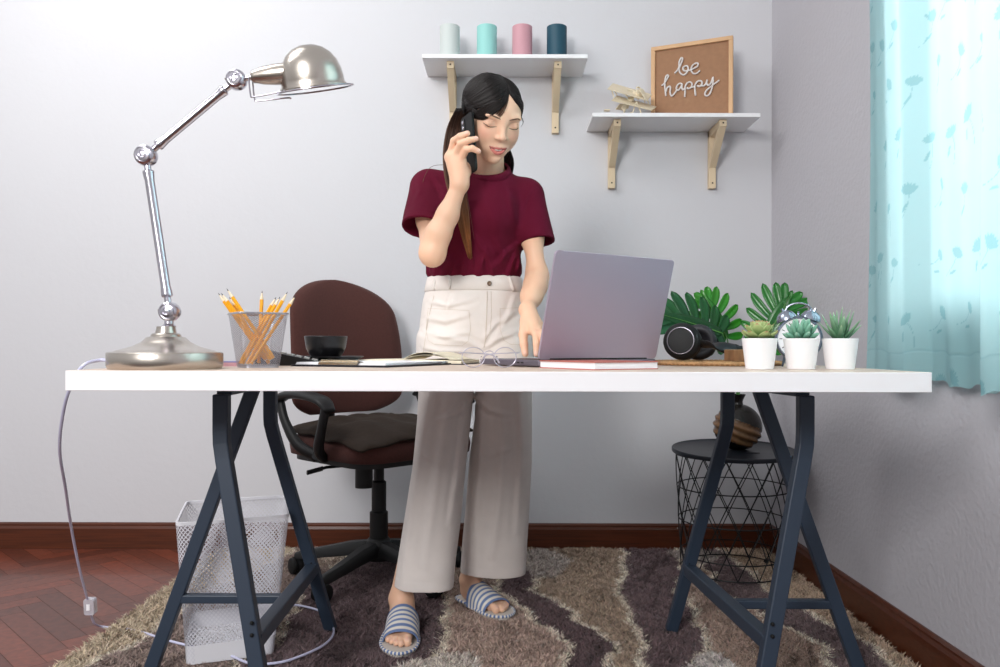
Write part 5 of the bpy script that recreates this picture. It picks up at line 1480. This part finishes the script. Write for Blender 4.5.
# brows, lashes, teeth
m_lash = mat('lash', '#1c1210', .6); m_brow = mat('brow_hair', '#6a4d40', .8)
for sx_ in (-1, 1):
    m = MB(); pts = [onface(sx_*(.0305+a*.0148), -.0035 - .0028*(1-a*a) + (.0012 if a*1 > .6 else 0) - (.0005 if a > 0 else 0), .0002) for a in np.linspace(-1, 1.12, 15)]
    m.tube(pts, [.0003, .0007, .0009, .0010, .0011, .0006], 6); m.build('eyelash', m_lash, person, sharp=0)
    m = MB(); pts = [onface(sx_*(.0305+a*.0125), .0055 + .0022*(1-a*a), -.0001) for a in np.linspace(-1, 1, 11)]
    m.tube(pts, [.0001, .00035, .0002], 6); m.build('eyelid_crease', mat('crease', '#b27a66', .8), person, sharp=0)
    m = MB(); pts = [onface(sx_*(.0120+t*.034), .0165 + .0058*math.sin(min(1, t*1.25)*PI/2) - .0045*max(0, t-.65)/.35, .0001) for t in np.linspace(0, 1, 13)]
    m.tube(pts, [.0008, .0017, .0018, .0015, .0003], 8, flat=.35, up=Vector(HM[:, 1])); m.build('eyebrow', m_brow, person, sharp=0)
m = MB()
pts = [hl(x, .0845 - 16*x*x, -.0625 + 14*x*x) for x in np.linspace(-.0155, .0155, 11)]
m.tube(pts, [.0010, .0020, .0024, .0024, .0020, .0010], 8, flat=1.0); m.build('teeth', mat('teeth', '#f6f0ea', .2), person, sharp=0)

# ------------------------------------------------------------------ T-shirt
def ridge(P, a, b, w, amp):
    a, b = A3(a), A3(b); ba = b-a; h = np.clip(((P-a) @ ba)/(ba @ ba), 0, 1)
    d = np.linalg.norm(P - a - h[:, None]*ba, axis=1); return amp*np.exp(-(d/w)**2)*np.sin(np.clip(h*.9+.08, 0, 1)*PI)**.6
HEM_R, HEM_L = A3((-.2090, 2.052, 1.080)), A3((.0850, 2.143, 1.056))
shirt_s = np.array([[.955, -.086, 2.205, .120, .089], [.975, -.086, 2.200, .130, .098], [1.0, -.085, 2.190, .129, .100], [1.04, -.083, 2.175, .124, .100], [1.10, -.081, 2.160, .127, .105], [1.15, -.079, 2.150, .131, .103], [1.19, -.074, 2.148, .126, .088], [1.215, -.070, 2.148, .10, .07]])
dR = (HEM_R - SH_R); dR /= np.linalg.norm(dR); dR2 = A3((-.10, -.34, -.93)); dR2 /= np.linalg.norm(dR2)
dL = (HEM_L - SH_L); dL /= np.linalg.norm(dL); dL2 = A3((.10, -.22, -.97)); dL2 /= np.linalg.norm(dL2)
def sleeve(SH, HEM, dd, pl, r0, r1, ri, wv):
    def post(P, d):
        q_ = (P-HEM) @ pl; a_ = np.arctan2(P[:, 1]-HEM[1], P[:, 0]-HEM[0])
        d = d - .0016*(1+np.sin(a_*3+wv))*np.exp(-(q_/.05)**2)
        d = np.maximum(d, q_); return d + .0008*np.exp(-((q_+.019)/.0016)**2)
    return Prim('comp', .022, prims=[cone(SH, HEM + dd*.06, r0, r1*1.01, 0), cone(HEM - dd*.012, HEM + dd*.12, ri*.98, ri*1.05, .0, True)], post=post)
sp_ = [Prim('slices', 0, S=shirt_s, pw=2.25),
       cone((-.085, 2.150, 1.202), SH_R + A3((.010, 0, .0)), .048, .046, .03), cone((-.03, 2.150, 1.200), SH_L + A3((-.010, 0, 0)), .048, .043, .03),
       cone((-.05, 2.14, 1.215), (-.05, 2.13, 1.20), .062, .07, .03),
       cone((.046, 2.128, 1.125), (.056, 2.122, 1.090), .026, .027, .02),
       ell((-.135, 2.085, 1.125), (.045, .04, .045), None, .04), ell((-.030, 2.085, 1.12), (.045, .04, .045), None, .04),
       sleeve(SH_R, HEM_R, dR, dR2, .0475, .0605, .0530, 1.0), sleeve(SH_L, HEM_L, dL, dL2, .0440, .0480, .0410, .2)]
def crease(P, pts, w, amp, s_, ymax):
    """a fold running down the front of a garment: ridge with a valley beside it, fading at both ends"""
    x, z = P[:, 0], P[:, 2]; n = len(pts)-1; best = np.full(len(P), 9.); sg = np.zeros(len(P)); tt = np.zeros(len(P))
    for i in range(n):
        ax, az = (pts[i][0]-505)/s_, CZ-(pts[i][1]-346.5)/s_; bx, bz = (pts[i+1][0]-505)/s_, CZ-(pts[i+1][1]-346.5)/s_
        dx, dz = bx-ax, bz-az; L2 = dx*dx+dz*dz; h = np.clip(((x-ax)*dx+(z-az)*dz)/L2, 0, 1)
        ex, ez = x-ax-h*dx, z-az-h*dz; d = np.hypot(ex, ez); m = d < best
        best = np.where(m, d, best); sg = np.where(m, np.sign(ex*dz-ez*dx), sg); tt = np.where(m, (i+h)/n, tt)
    sd_ = best*np.where(sg == 0, 1, sg); fade = np.sin(np.clip(tt*.86+.07, 0, 1)*PI)**.7
    return amp*fade*(np.exp(-(sd_/w)**2) - .6*np.exp(-((sd_-1.7*w)/w)**2))*np.clip((ymax-P[:, 1])/.03, 0, 1)
FOLDS = [([(517, 243), (507, 253), (492, 269)], .0075, .0065), ([(518, 248), (513, 260), (507, 278)], .007, .006), ([(521, 250), (518, 277)], .006, .005),
         ([(496, 240), (504, 252), (502, 266)], .007, .005), ([(473, 236), (485, 252), (478, 278)], .008, .0055), ([(478, 258), (475, 279)], .005, .004),
         ([(486, 250), (494, 278)], .006, .005), ([(452, 254), (446, 264), (440, 275)], .007, .0055), ([(457, 258), (449, 277)], .005, .004), ([(464, 262), (462, 279)], .005, .0035),
         ([(434, 262), (431, 277)], .005, .003), ([(482, 196), (492, 216), (500, 238)], .014, .0035), ([(537, 184), (528, 200), (524, 216)], .004, -.0022),
         ([(434, 176), (443, 192), (447, 205)], .007, .0035), ([(417, 178), (420, 192), (416, 206)], .007, .0025), ([(455, 190), (449, 225)], .010, .0030),
         ([(508, 192), (512, 212), (516, 226)], .009, .0035)]
def shirt_post(P, d):
    for pts_, w_, amp in FOLDS: d = d - crease(P, pts_, w_, amp, 385, 2.17)
    z = P[:, 2]; th = np.arctan2(P[:, 1]-2.19, P[:, 0]+.085)
    d = d - .0022*np.exp(-((z-.99)/.022)**2)*np.sin(th*19+3*np.sin(th*4))
    d = np.maximum(d, .958 - z)
    # neck hole
    n = np.array([-.02, -.54, .84]); n /= np.linalg.norm(n); c = np.array([-.047, 2.116, 1.240]); rel = P-c; hgt = rel @ n
    rad = np.linalg.norm(rel - hgt[:, None]*n, axis=1)
    d = np.where(hgt > -.01, np.maximum(d, np.minimum(.06, .0575 - rad)), d)
    return d
me, VS = sdf_mesh('shirt', sp_, CLOTH_H, post=shirt_post, smooth_it=2)
m_shirt = mat('maroon_cotton', '#5e0b28', .9, bump=.15, bscale=900, spec=.25, var=.04, vscale=30)
shirt = link_mesh('t_shirt', me, person, [m_shirt], True)
bvh_s = BVHTree.FromPolygons([tuple(v) for v in VS], [tuple(p.vertices) for p in me.polygons]) if False else None
n = Vector((-.02, -.54, .84)).normalized(); c = Vector((-.047, 2.1085, 1.2385)); Mx = frame(c, (1, 0, 0), n)
rings = []
for a in np.linspace(0, 2*PI, 48, endpoint=False):
    rx, ry = .0590, .0600
    o = Mx @ V((rx+.004)*math.cos(a), (ry+.004)*math.sin(a), -.008); o2 = Mx @ V((rx-.0055)*math.cos(a), (ry-.0055)*math.sin(a), .0095)
    t = (Mx.to_3x3() @ V(math.cos(a), math.sin(a), .6)).normalized()*.0034
    rings.append([o + t*.2, o*.5+o2*.5+t*1.15, o2+t*.9, o2+(t*-.1), o2-t*.6, o*.5+o2*.5-t*.7, o-t*.8])
m = MB(); vs = [v for r in rings for v in r]; k = len(rings[0]); N = len(rings)
m.add(vs, [(i*k+j, ((i+1) % N)*k+j, ((i+1) % N)*k+(j+1) % k, i*k+(j+1) % k) for i in range(N) for j in range(k)])
m.build('collar', m_shirt, shirt, sharp=0)

# ------------------------------------------------------------------ trousers
TA = np.array([[.118, -.2205, 2.183, .0810, .064], [.20, -.2120, 2.183, .0795, .068], [.30, -.1985, 2.188, .0785, .080], [.45, -.1795, 2.180, .0735, .082], [.58, -.166, 2.185, .0735, .090], [.68, -.158, 2.195, .0765, .098], [.80, -.150, 2.200, .080, .100]])
TB = np.array([[.110, -.0340, 2.350, .0960, .064], [.20, -.029, 2.328, .0945, .070], [.30, -.0215, 2.315, .0925, .086], [.45, -.0120, 2.262, .0885, .088], [.58, -.0045, 2.220, .0800, .092], [.68, -.003, 2.205, .0785, .098], [.80, -.012, 2.200, .080, .100]])
TH = np.array([[.72, -.080, 2.200, .152, .100], [.78, -.081, 2.200, .154, .104], [.84, -.082, 2.202, .152, .106], [.90, -.083, 2.205, .1435, .102], [.94, -.084, 2.205, .132, .096], [.972, -.085, 2.205, .1245, .091]])
tp = [Prim('slices', 0, S=TA, pw=2.3), Prim('slices', .003, S=TB, pw=2.3), Prim('slices', .035, S=TH, pw=2.3)]
TIN = [Prim('slices', 0, True, S=np.array([[.05, *(TA[0, 1:3]), .076, .059], [.118, *(TA[0, 1:3]), .076, .059], [.20, -.212, 2.183, .074, .062]]), pw=2.3),
       Prim('slices', 0, True, S=np.array([[.05, *(TB[0, 1:3]), .091, .059], [.110, *(TB[0, 1:3]), .091, .059], [.20, -.029, 2.328, .086, .064]]), pw=2.3)]
TF = [([(484, 340), (495, 325), (515, 312)], .007, .0045), ([(486, 347), (500, 338), (522, 330)], .007, .0045), ([(482, 350), (468, 342), (440, 338)], .007, .0035),
      ([(430, 302), (448, 306), (474, 300)], .006, .0030), ([(427, 318), (445, 322), (466, 316)], .007, .0035), ([(424, 332), (445, 337), (465, 334)], .006, .0030), ([(423, 348), (440, 352), (470, 352)], .006, .0035),
      ([(515, 296), (508, 318), (494, 340)], .007, .0035), ([(452, 296), (447, 312)], .005, .0025),
      ([(452, 394), (447, 430), (440, 470), (428, 560)], .012, .0050), ([(430, 398), (424, 440), (412, 520), (404, 585)], .010, .0040), ([(466, 400), (462, 450), (452, 520)], .008, .0040),
      ([(500, 395), (503, 440), (500, 500), (492, 565)], .012, .0050), ([(520, 398), (522, 450), (518, 540)], .009, .0040), ([(482, 400), (480, 460), (473, 530)], .008, .0040),
      ([(474, 398), (458, 412), (440, 418)], .007, .0045), ([(475, 398), (490, 410), (508, 414)], .007, .0045), ([(425, 450), (440, 462)], .008, .003), ([(490, 455), (510, 448)], .008, .003)]
def trouser_post(P, d):
    for pts_, w_, amp in TF: d = d - crease(P, pts_, w_, amp*1.2, np.interp(pts_[0][1]+pts_[-1][1], [0, 700, 760, 1200], [380, 380, 372, 362]), 2.30)
    z = P[:, 2]
    hemA = .122 + .05*(P[:, 0]+.2175)*-.6; hemB = .112 - .06*(P[:, 0]+.034)
    isA = (P[:, 1] < 2.29) & (P[:, 0] < -.128 + 0*z)
    d = np.maximum(d, np.where(isA, hemA, hemB) - z); d = np.maximum(d, z-.966)
    zz = np.where(isA, z-hemA, z-hemB); d = d + .0007*np.exp(-((zz-.030)/.0015)**2)
    for p_ in TIN:
        v = p_.d(P); m_ = z < .19
        d = np.where(m_, np.maximum(d, -v), d)
    return d
me, VTr = sdf_mesh('trousers', tp, CLOTH_H, post=trouser_post, lo=(-.33, 2.04, .09), hi=(.12, 2.50, 1.0), smooth_it=2)
m_tr = mat('cream_twill', '#e2dad5', .85, bump=.2, bscale=1100, var=.05, vscale=16, sheen=.1)
m_tr2 = mat('cream_stitch', '#cfc4b8', .85)
trousers = link_mesh('trousers', me, person, [m_tr], True)
bt = BVHTree.FromPolygons([tuple(v) for v in VTr], [tuple(range(i, i+0)) for i in ()] or [tuple(p.vertices) for p in me.polygons])
def ontr(px, py, off=.0):
    """trouser front where the line of sight through that spot meets it"""
    o = Vector((0, 0, CZ)); d = Vector(((px-505)/800, 1, -(py-346.5)/800)).normalized(); h = bt.ray_cast(o, d)
    return (h[0] - d*off) if h[0] is not None else o + d*2.15
wb = []
for z, e in ((.926, .001), (.928, .0035), (.945, .0040), (.964, .0035), (.9665, .001), (.9665, -.006)):
    cx, cy, rx, ry = [np.interp(z, TH[:, 0], TH[:, i]) for i in (1, 2, 3, 4)]
    ring = []
    for a in np.linspace(0, 2*PI, 90, endpoint=False):
        c_, s_ = math.cos(a), math.sin(a); r_ = (abs(c_)**2.3+abs(s_)**2.3)**(-1/2.3)
        ring.append(V(cx+(rx+e)*r_*c_, cy+(ry+e)*r_*s_, z))
    wb.append(ring)
m = MB().loft(wb, cap=False); wbo = m.build('waistband', m_tr, trousers, sharp=0)
wbv = BVHTree.FromPolygons([tuple(v) for v in m.v], m.f)
def onwb(px, py, off=0):
    o = Vector((0, 0, CZ)); d = Vector(((px-505)/800, 1, -(py-346.5)/800)).normalized(); h = wbv.ray_cast(o, d)
    return (h[0] - d*off) if h[0] is not None else ontr(px, py, off)
for a, b in (((449, 278.5), (449.5, 293)), ((508, 275.5), (513.5, 291)), ((434, 280), (433, 294))):
    pts = [onwb(a[0]+(b[0]-a[0])*t, a[1]+(b[1]-a[1])*t, .0035) for t in np.linspace(0, 1, 7)]
    MB().tube(pts, .0045, 8, flat=.5, up=(0, -1, 0)).build('belt_loop', m_tr, trousers, sharp=0)
bp = onwb(489.3, 284, .003); MB().lathe([(0, .003), (.004, .003), (.0052, .0038), (.0062, .003), (.0062, 0), (0, 0)], bp, 20, frame((0, 0, 0), (1, 0, 0), (0, -1, 0))).build('button', mat('horn_button', '#6a5340', .3), trousers)
def stitch(nm, poly, r=.0007, k=5, off=.0006):
    P = []
    for a, b in zip(poly, poly[1:]):
        for t in np.linspace(0, 1, k, endpoint=False): P.append(ontr(a[0]+(b[0]-a[0])*t, a[1]+(b[1]-a[1])*t, off))
    P.append(ontr(*poly[-1], off)); MB().tube(P, r, 6).build(nm, m_tr2, trousers, sharp=0)
stitch('fly_seam', [(487, 292), (487, 300), (486.5, 320), (485.5, 340), (484, 348)], .0011)
stitch('fly_seam', [(491, 292), (491.5, 315), (490, 332), (486, 340)])
for pk in ([(428, 309), (469, 311), (470.5, 330), (468, 342), (462, 346.5), (434, 345), (428, 341), (426, 330), (428, 309)], [(500, 309), (522, 308)], [(500, 309), (500, 330), (504, 341), (511, 345), (522, 345)]):
    stitch('pocket_seam', pk, .0006, 6)
stitch('side_seam', [(434, 296), (428, 320), (424.5, 345), (423, 356)], .0008)

# ------------------------------------------------------------------ slippers
def slipper(fr, side):
    heel, d, sd, L = fr; mw = bpy.data.materials.new('striped_cotton'); mw = mat('striped_cotton', '#e9e4dc', .85, vcol='tone', bump=.2, bscale=900)
    cw, cb = lin('#ebe5dc'), lin('#6f86b4')
    def P(a, b, z): return Vector(heel + d*(a*L) + sd*b + np.array([0, 0, z]))
    out = []
    # outline (a along the foot, b towards the big toe)
    ctl = [(-.06, 0), (-.035, .028), (.10, .038), (.35, .038), (.60, .046), (.80, .048), (.98, .039), (1.08, .014), (1.07, -.012), (.96, -.037), (.80, -.048), (.60, -.047), (.35, -.039), (.10, -.037), (-.035, -.028)]
    o = spline([(a, b, 0) for a, b in ctl], 6, closed=True)
    root = MB().loft([[P(p.x, p.y*.97, .010) for p in o], [P(p.x, p.y, .013) for p in o], [P(p.x, p.y, .020) for p in o], [P(p.x, p.y*.96, .0225) for p in o]]).build('slipper', mat('slipper_sole', '#cfc9c2', .9, bump=.2, bscale=500), person, sharp=50)
    # striped piping round the sole
    m = MB(); n = len(o)
    for i in range(n):
        m.color = cw if i % 2 else cb
        p, q = o[i], o[(i+1) % n]; m.tube([P(p.x, p.y, .0195), P(q.x, q.y, .0195)], .0042, 8, cap=False)
    m.build('piping', mw, root, colattr='tone', sharp=0)
    # band over the instep
    na, nb = 40, 28; rings = []; cols = []
    for i in range(na+1):
        t = i/na; a = .36 + .44*t; ring = []
        for j in range(nb+1):
            u = -1+2*j/nb; th = u*PI/2
            a2 = a + (.035*(1-u*u) if t > .5 else 0)*(t-.5)*2 - .02*(1-u*u)*(1-t)
            wdt = (.044+.001*t)*1.03; hgt = .066 - .028*t
            ring.append(P(a2, math.sin(th)*wdt + .002, .016 + hgt*max(0, math.cos(th))**.75))
        rings.append(ring)
        s = (t*5.6+.1) % 1.0; c = cb if (.28 < s < .72) else cw
        if t < .03 or t > .965: c = cb
        cols.append(c)
    m = MB(); vs = [v for r in rings for v in r]; w_ = nb+1
    cen = [P(.42+.4*i/na, .002, .016) for i in range(na+1)]
    inner = [[p + (cen[i]-p).normalized()*.0028 for p in r] for i, r in enumerate(rings)]
    full = [r + list(reversed(q_)) for r, q_ in zip(rings, inner)]
    m.loft(full); m.c = [cols[i] for i in range(na+1) for _ in range(2*w_)]
    m.build('striped_band', mw, root, colattr='tone', sharp=50)
slipper(FA, 1); slipper(FB, -1)

# ------------------------------------------------------------------ hair
m_hair = mat('dark_hair', '#15100e', .46, vcol='tone', spec=.3)
EC, ER = np.array([-.004, -.010, .0260]), np.array([.0715, .0965, .0715])
def hs(x, f, z, off=0.0):
    v = np.array([x, f, z]) - EC; k = 1/np.linalg.norm(v/ER); w_ = v*k; w_ = w_*(1+off/np.linalg.norm(w_)); return hl(*(EC+w_))
def capf(P, d):
    ql = (P-HC) @ HM; x, f, z = ql[:, 0], ql[:, 1], ql[:, 2]
    # open the face: plane pairs give the hairline
    face = np.maximum(.045 - f + .55*np.maximum(0, z-.02) + .9*np.maximum(0, z-.058), -99)      # negative in front of the hairline
    d = np.maximum(d, -face)
    d = np.maximum(d, -.075 - z + .0*x)
    th = np.arctan2(x-.012, z-.02); d = d - .0008*np.sin(th*60 + 4*np.sin(f*60))
    # the parting
    part = np.exp(-((x-.012-.10*(f-.03)*0)/.0016)**2)*(f > -.02)*(z > .05); d = d + .0035*part
    return d
cap = [hell(-.004, -.012, .0260, .0695, .0930, .0690, 0), hell(0, -.045, -.020, .064, .055, .060, .03)]
me, VH = sdf_mesh('hair', cap, .002, post=capf, smooth_it=1)
setcol(me, np.tile(lin('#120d0c'), (len(VH), 1)))
hair = link_mesh('hair', me, person, [m_hair], True)
rg = random.Random(11)
dark, brown, orange = np.array(lin('#130e0d')), np.array(lin('#5a3f31')), np.array(lin('#8f5a36'))
def strand_obj(name, strands, parent):
    m = MB()
    for pts, r, cols in strands:
        P = spline(pts, 4); o = len(m.v); m.tube(P, r, 5, cap=True)
        n = len(P); cc = interp([Vector(c) for c in cols], n)
        m.c[o:] = [tuple(cc[i]) for i in range(n) for _ in range(5)]
    return m.build(name, m_hair, parent, colattr='tone', sharp=0, fixn=False)
left, right, bangs = [], [], []
GL = (-.0815, -.020, .004)
lerp = lambda a, b, t: tuple(a[i]+(b[i]-a[i])*t for i in range(3))
for i in range(520):
    t = rg.random()**.9; j = rg.uniform(-1, 1)
    st = (.0125 + rg.uniform(-.0008, .0), .074 - .16*t, .085 + .06*math.sin(t*PI*.8))
    m1 = lerp((-.020, .078, .062), (-.035, -.06, .10), t); m2 = lerp((-.056, .052, .028), (-.068, -.05, .055), t)
    g = (GL[0], GL[1] + .012*j - .02*t, GL[2] + .018*rg.uniform(-1, 1))
    off = rg.uniform(.0005, .0042)
    c = dark*rg.uniform(.6, 1.7)
    left.append(([hs(*st, off*.4), hs(*m1, off), hs(*m2, off+.001), hs(*g, off)], [.0010, .0013, .0013, .0009], [c, c, c*1.2, c*1.4]))
for i in range(420):
    t = rg.random()
    st = (.0135 + rg.uniform(0, .0008), .074 - .16*t, .085 + .06*math.sin(t*PI*.8))
    m1 = lerp((.045, .066, .060), (.050, -.05, .09), t); m2 = lerp((.068, .044, .015), (.078, -.03, .03), t); e = lerp((.0725, .036, -.030), (.072, -.02, -.055), t)
    off = rg.uniform(.0005, .0040); c = dark*rg.uniform(.6, 1.6)
    right.append(([hs(*st, off*.4), hs(*m1, off), hs(*m2, off), hs(*e, off*.5)], [.0010, .0013, .0012, .0007], [c, c, c, c*1.3]))
# side-swept fringe over the forehead
for i in range(170):
    t = rg.random(); u = rg.uniform(-1, 1)
    st = (.012, .073 - .01*t, .084)
    m1 = (-.006 - .012*t, .083, .062 - .010*(1-t)); m2 = (-.026 - .014*t, .080 - .01*t, .036 - .008*(1-t) + .012*t); e = (-.040 - .018*t, .066 - .012*t, .011 + .011*t + .003*u)
    off = rg.uniform(.001, .0055) + .0045; c = dark*rg.uniform(.7, 1.8)
    bangs.append(([hs(*st, .0005), hs(*m1, off), hs(*m2, off), hs(*e, off), hs(-.066, .040, .002 + .018*t + .004*u, off)], [.0009, .0011, .0010, .0007, .0008], [c, c, c*1.2, c*1.6, c]))
for i in range(26):   # wisps that end over the brow
    t = rg.random(); off = .006; c = brown*rg.uniform(.5, 1.1)
    bangs.append(([hs(.012, .074, .084, .0005), hs(.002-.01*t, .085, .058, off), hs(-.006-.012*t, .084, .036, off+.001), hs(-.014-.018*t, .080, .016+.006*rg.random(), off+.001)], [.0008, .0008, .0006, .0002], [c*.5, c, c, c]))
for i in range(40):   # face framing lock on the far side
    t = rg.random(); c = dark*rg.uniform(.7, 1.7)
    right.append(([hs(.014, .074, .083, .0005), hs(.045, .074, .056, .002), hs(.066+.003*t, .055, .020, .003), hl(.0655+.002*t, .050-.004*t, .006), hl(.0640+.002*t, .048-.006*t, -.006-.004*t)], [.0009, .0012, .0011, .0008, .0003], [c, c, c, c*1.3, c*1.5]))
for i in range(260):
    t = rg.random(); off = rg.uniform(.002, .0065); c = dark*rg.uniform(.6, 1.6)
    right.append(([hs(.0125, .075-.004*t, .083, .0005), hs(.030+.006*t, .084-.022*t, .062+.010*t, off), hs(.054+.006*t, .070-.026*t, .036+.016*t, off), hs(.0645+.004*t, .054-.024*t, .010+.012*t, off*.8), hs(.068, .040-.01*t, -.014, off*.4)], [.0009, .0012, .0012, .0009, .0005], [c, c, c, c, c*1.3]))
strand_obj('combed_strands', left + right, hair)
strand_obj('fringe', bangs, hair)
# long lock over the near shoulder, second one behind the neck
tail = []
path = [hl(-.080, -.022, .0), PX(456.0, 130, 2.080), PX(452.5, 155, 2.075), PX(455, 182, 2.065), PX(461, 210, 2.045), PX(465.5, 235, 2.050), PX(470, 259, 2.085)]
wid = [.014, .028, .029, .029, .021, .014, .006]
for i in range(230):
    u, v = rg.uniform(-1, 1), rg.uniform(-.6, .6); ln = rg.uniform(.62, 1.0) if rg.random() < .7 else rg.uniform(.92, 1.02)
    pts = [p + np.array([u*w_*.85, v*w_*.45 - .003, rg.uniform(-.002, .002)]) for p, w_ in zip(path, wid)]
    pts = pts[:6] + [pts[5] + (pts[6]-pts[5])*(ln*1.9-.9)]
    k = rg.uniform(.6, 1.5); cc = [dark*k*1.5, (dark+brown)*.5*k, brown*k*.8, brown*k, (brown*.5+orange*.5)*k, orange*k*(.7 if u < 0 else 1.1), orange*k]
    tail.append((pts, [.0010, .0014, .0015, .0014, .0012, .0009, .0003], cc))
strand_obj('long_lock', tail, hair)
back = []
bpth = [hl(.045, -.055, .0), hl(.040, -.045, -.055), PX(507, 160, 2.16), PX(506, 176, 2.20)]
for i in range(120):
    u = rg.uniform(-1, 1); v = rg.uniform(-1, 1)
    pts = [p + np.array([u*.016, v*.010, 0]) for p in bpth]; c = dark*rg.uniform(.7, 1.7)
    back.append((pts, [.0012, .0016, .0015, .0010], [c, c, c*1.4, c*1.4]))
for i in range(120):
    u = rg.uniform(-1, 1); v = rg.uniform(-1, 1)
    pts = [p + np.array([u*.030, v*.010, 0]) for p in (hl(-.01, -.09, .0), hl(-.01, -.085, -.06), np.array([-.07, 2.225, 1.20]), np.array([-.08, 2.265, 1.10]))]; c = dark*rg.uniform(.7, 1.7)
    back.append((pts, [.0014, .0018, .0018, .0008], [c, c, brown*.7, brown]))
strand_obj('hanging_hair', back, hair)
wisps = []
for pts in ([PX(447, 165, 2.09), PX(430, 168, 2.085), PX(422, 185, 2.085), PX(424, 200, 2.085), PX(429, 210, 2.08)], [PX(466, 190, 2.04), PX(470, 215, 2.03), PX(474, 240, 2.055)]):
    wisps.append((pts, [.0006, .0006, .0003], [brown, brown*1.2, brown*1.5]))
strand_obj('loose_wisp', wisps, hair)
tie = MB().tube([hs(-.080, -.016+.010*math.cos(a), .002+.012*math.sin(a), .004) for a in np.linspace(0, 2*PI, 16, endpoint=False)], .0026, 8, closed=True)
tie.build('hair_tie', m_blackm, hair)

# ------------------------------------------------------------------ phone
def phone():
    c = Vector(PX(468.6, 145, 2.0)); c.y += PHONE_DY
    n = V(-.90, -.43, -.06).normalized(); l = V(.13, .02, -1); l = (l - n*l.dot(n)).normalized(); w_ = n.cross(l).normalized()
    M = Matrix((w_, l, n)).transposed().to_4x4(); M.translation = c
    root = thing('smartphone', tuple(c), 'black smartphone held against the ear of the woman', 'phone')
    o = MB().prism(rrect(.068, .146, .009), -.004, .004, M).build('body', m_blackm, root, smooth=False); bevel(o, .0018, 3)
    MB().prism(rrect(.063, .140, .007), -.0046, -.0038, M).build('screen', m_screen, root, smooth=False)
    T = M @ Matrix.Translation((.018 if (M.to_3x3() @ V(1, 0, 0)).y > 0 else -.018, -.052, .0045))
    MB().prism(rrect(.020, .030, .006), -.001, .0012, T).build('camera_bump', m_black, root, smooth=False)
    for dy in (-.007, .006): MB().lathe([(0, .0022), (.004, .0022), (.0048, .001), (.0048, 0)], (0, 0, 0), 16, T @ Matrix.Translation((0, dy, 0))).build('camera_lens', m_nickel2, root)
    for yy in (-.02, .0): MB().box((.0342*(1 if (M.to_3x3() @ V(1, 0, 0)).y < 0 else -1), yy, 0), (.001, .014, .0025), M).build('side_button', m_black, root, smooth=False)
phone()
WORLD_S = .55
SC.view_settings.exposure = .12
LIGHTS = [('room_key', (-1.3, -1.3, 2.05), (-.1, 2.5, 1.0), .9, 80, (1, .985, .97)),
          ('ceiling_light', (-1.5, 1.6, 2.7), (-1.1, 2.9, 1.6), 1.0, 24, (1, 1, 1)),
          ('window_daylight', (2.2, 1.15, 1.9), (.6, 1.25, 1.3), 1.5, 66, (.97, .99, 1)),]
# ------------------------------------------------------------------ light
w = bpy.data.worlds.new('world'); SC.world = w; w.use_nodes = True
nt = w.node_tree; bg = nt.nodes['Background']
tc = nt.nodes.new('ShaderNodeTexCoord'); sp = nt.nodes.new('ShaderNodeSeparateXYZ'); nt.links.new(tc.outputs['Generated'], sp.inputs[0])
cr_ = nt.nodes.new('ShaderNodeValToRGB')
mr = nt.nodes.new('ShaderNodeMapRange'); mr.inputs['From Min'].default_value = -1; nt.links.new(sp.outputs['Z'], mr.inputs['Value'])
nt.links.new(mr.outputs[0], cr_.inputs[0])
cr_.color_ramp.elements[0].color = (.45, .42, .40, 1); cr_.color_ramp.elements[1].color = (1, 1, 1.03, 1)
cr_.color_ramp.elements[0].position = .35; cr_.color_ramp.elements[1].position = .6
nt.links.new(cr_.outputs[0], bg.inputs[0]); bg.inputs[1].default_value = WORLD_S

def area(name, loc, target, size, power, col=(1, 1, 1), sy=None):
    l = bpy.data.lights.new(name, 'AREA'); l.energy = power; l.color = col; l.size = size
    if sy: l.shape = 'RECTANGLE'; l.size_y = sy
    o = bpy.data.objects.new(name, l); COL.objects.link(o); o.location = loc
    o.rotation_mode = 'QUATERNION'; o.rotation_quaternion = (Vector(target)-Vector(loc)).to_track_quat('-Z', 'Y')
    return o
for L in LIGHTS: area(*L)
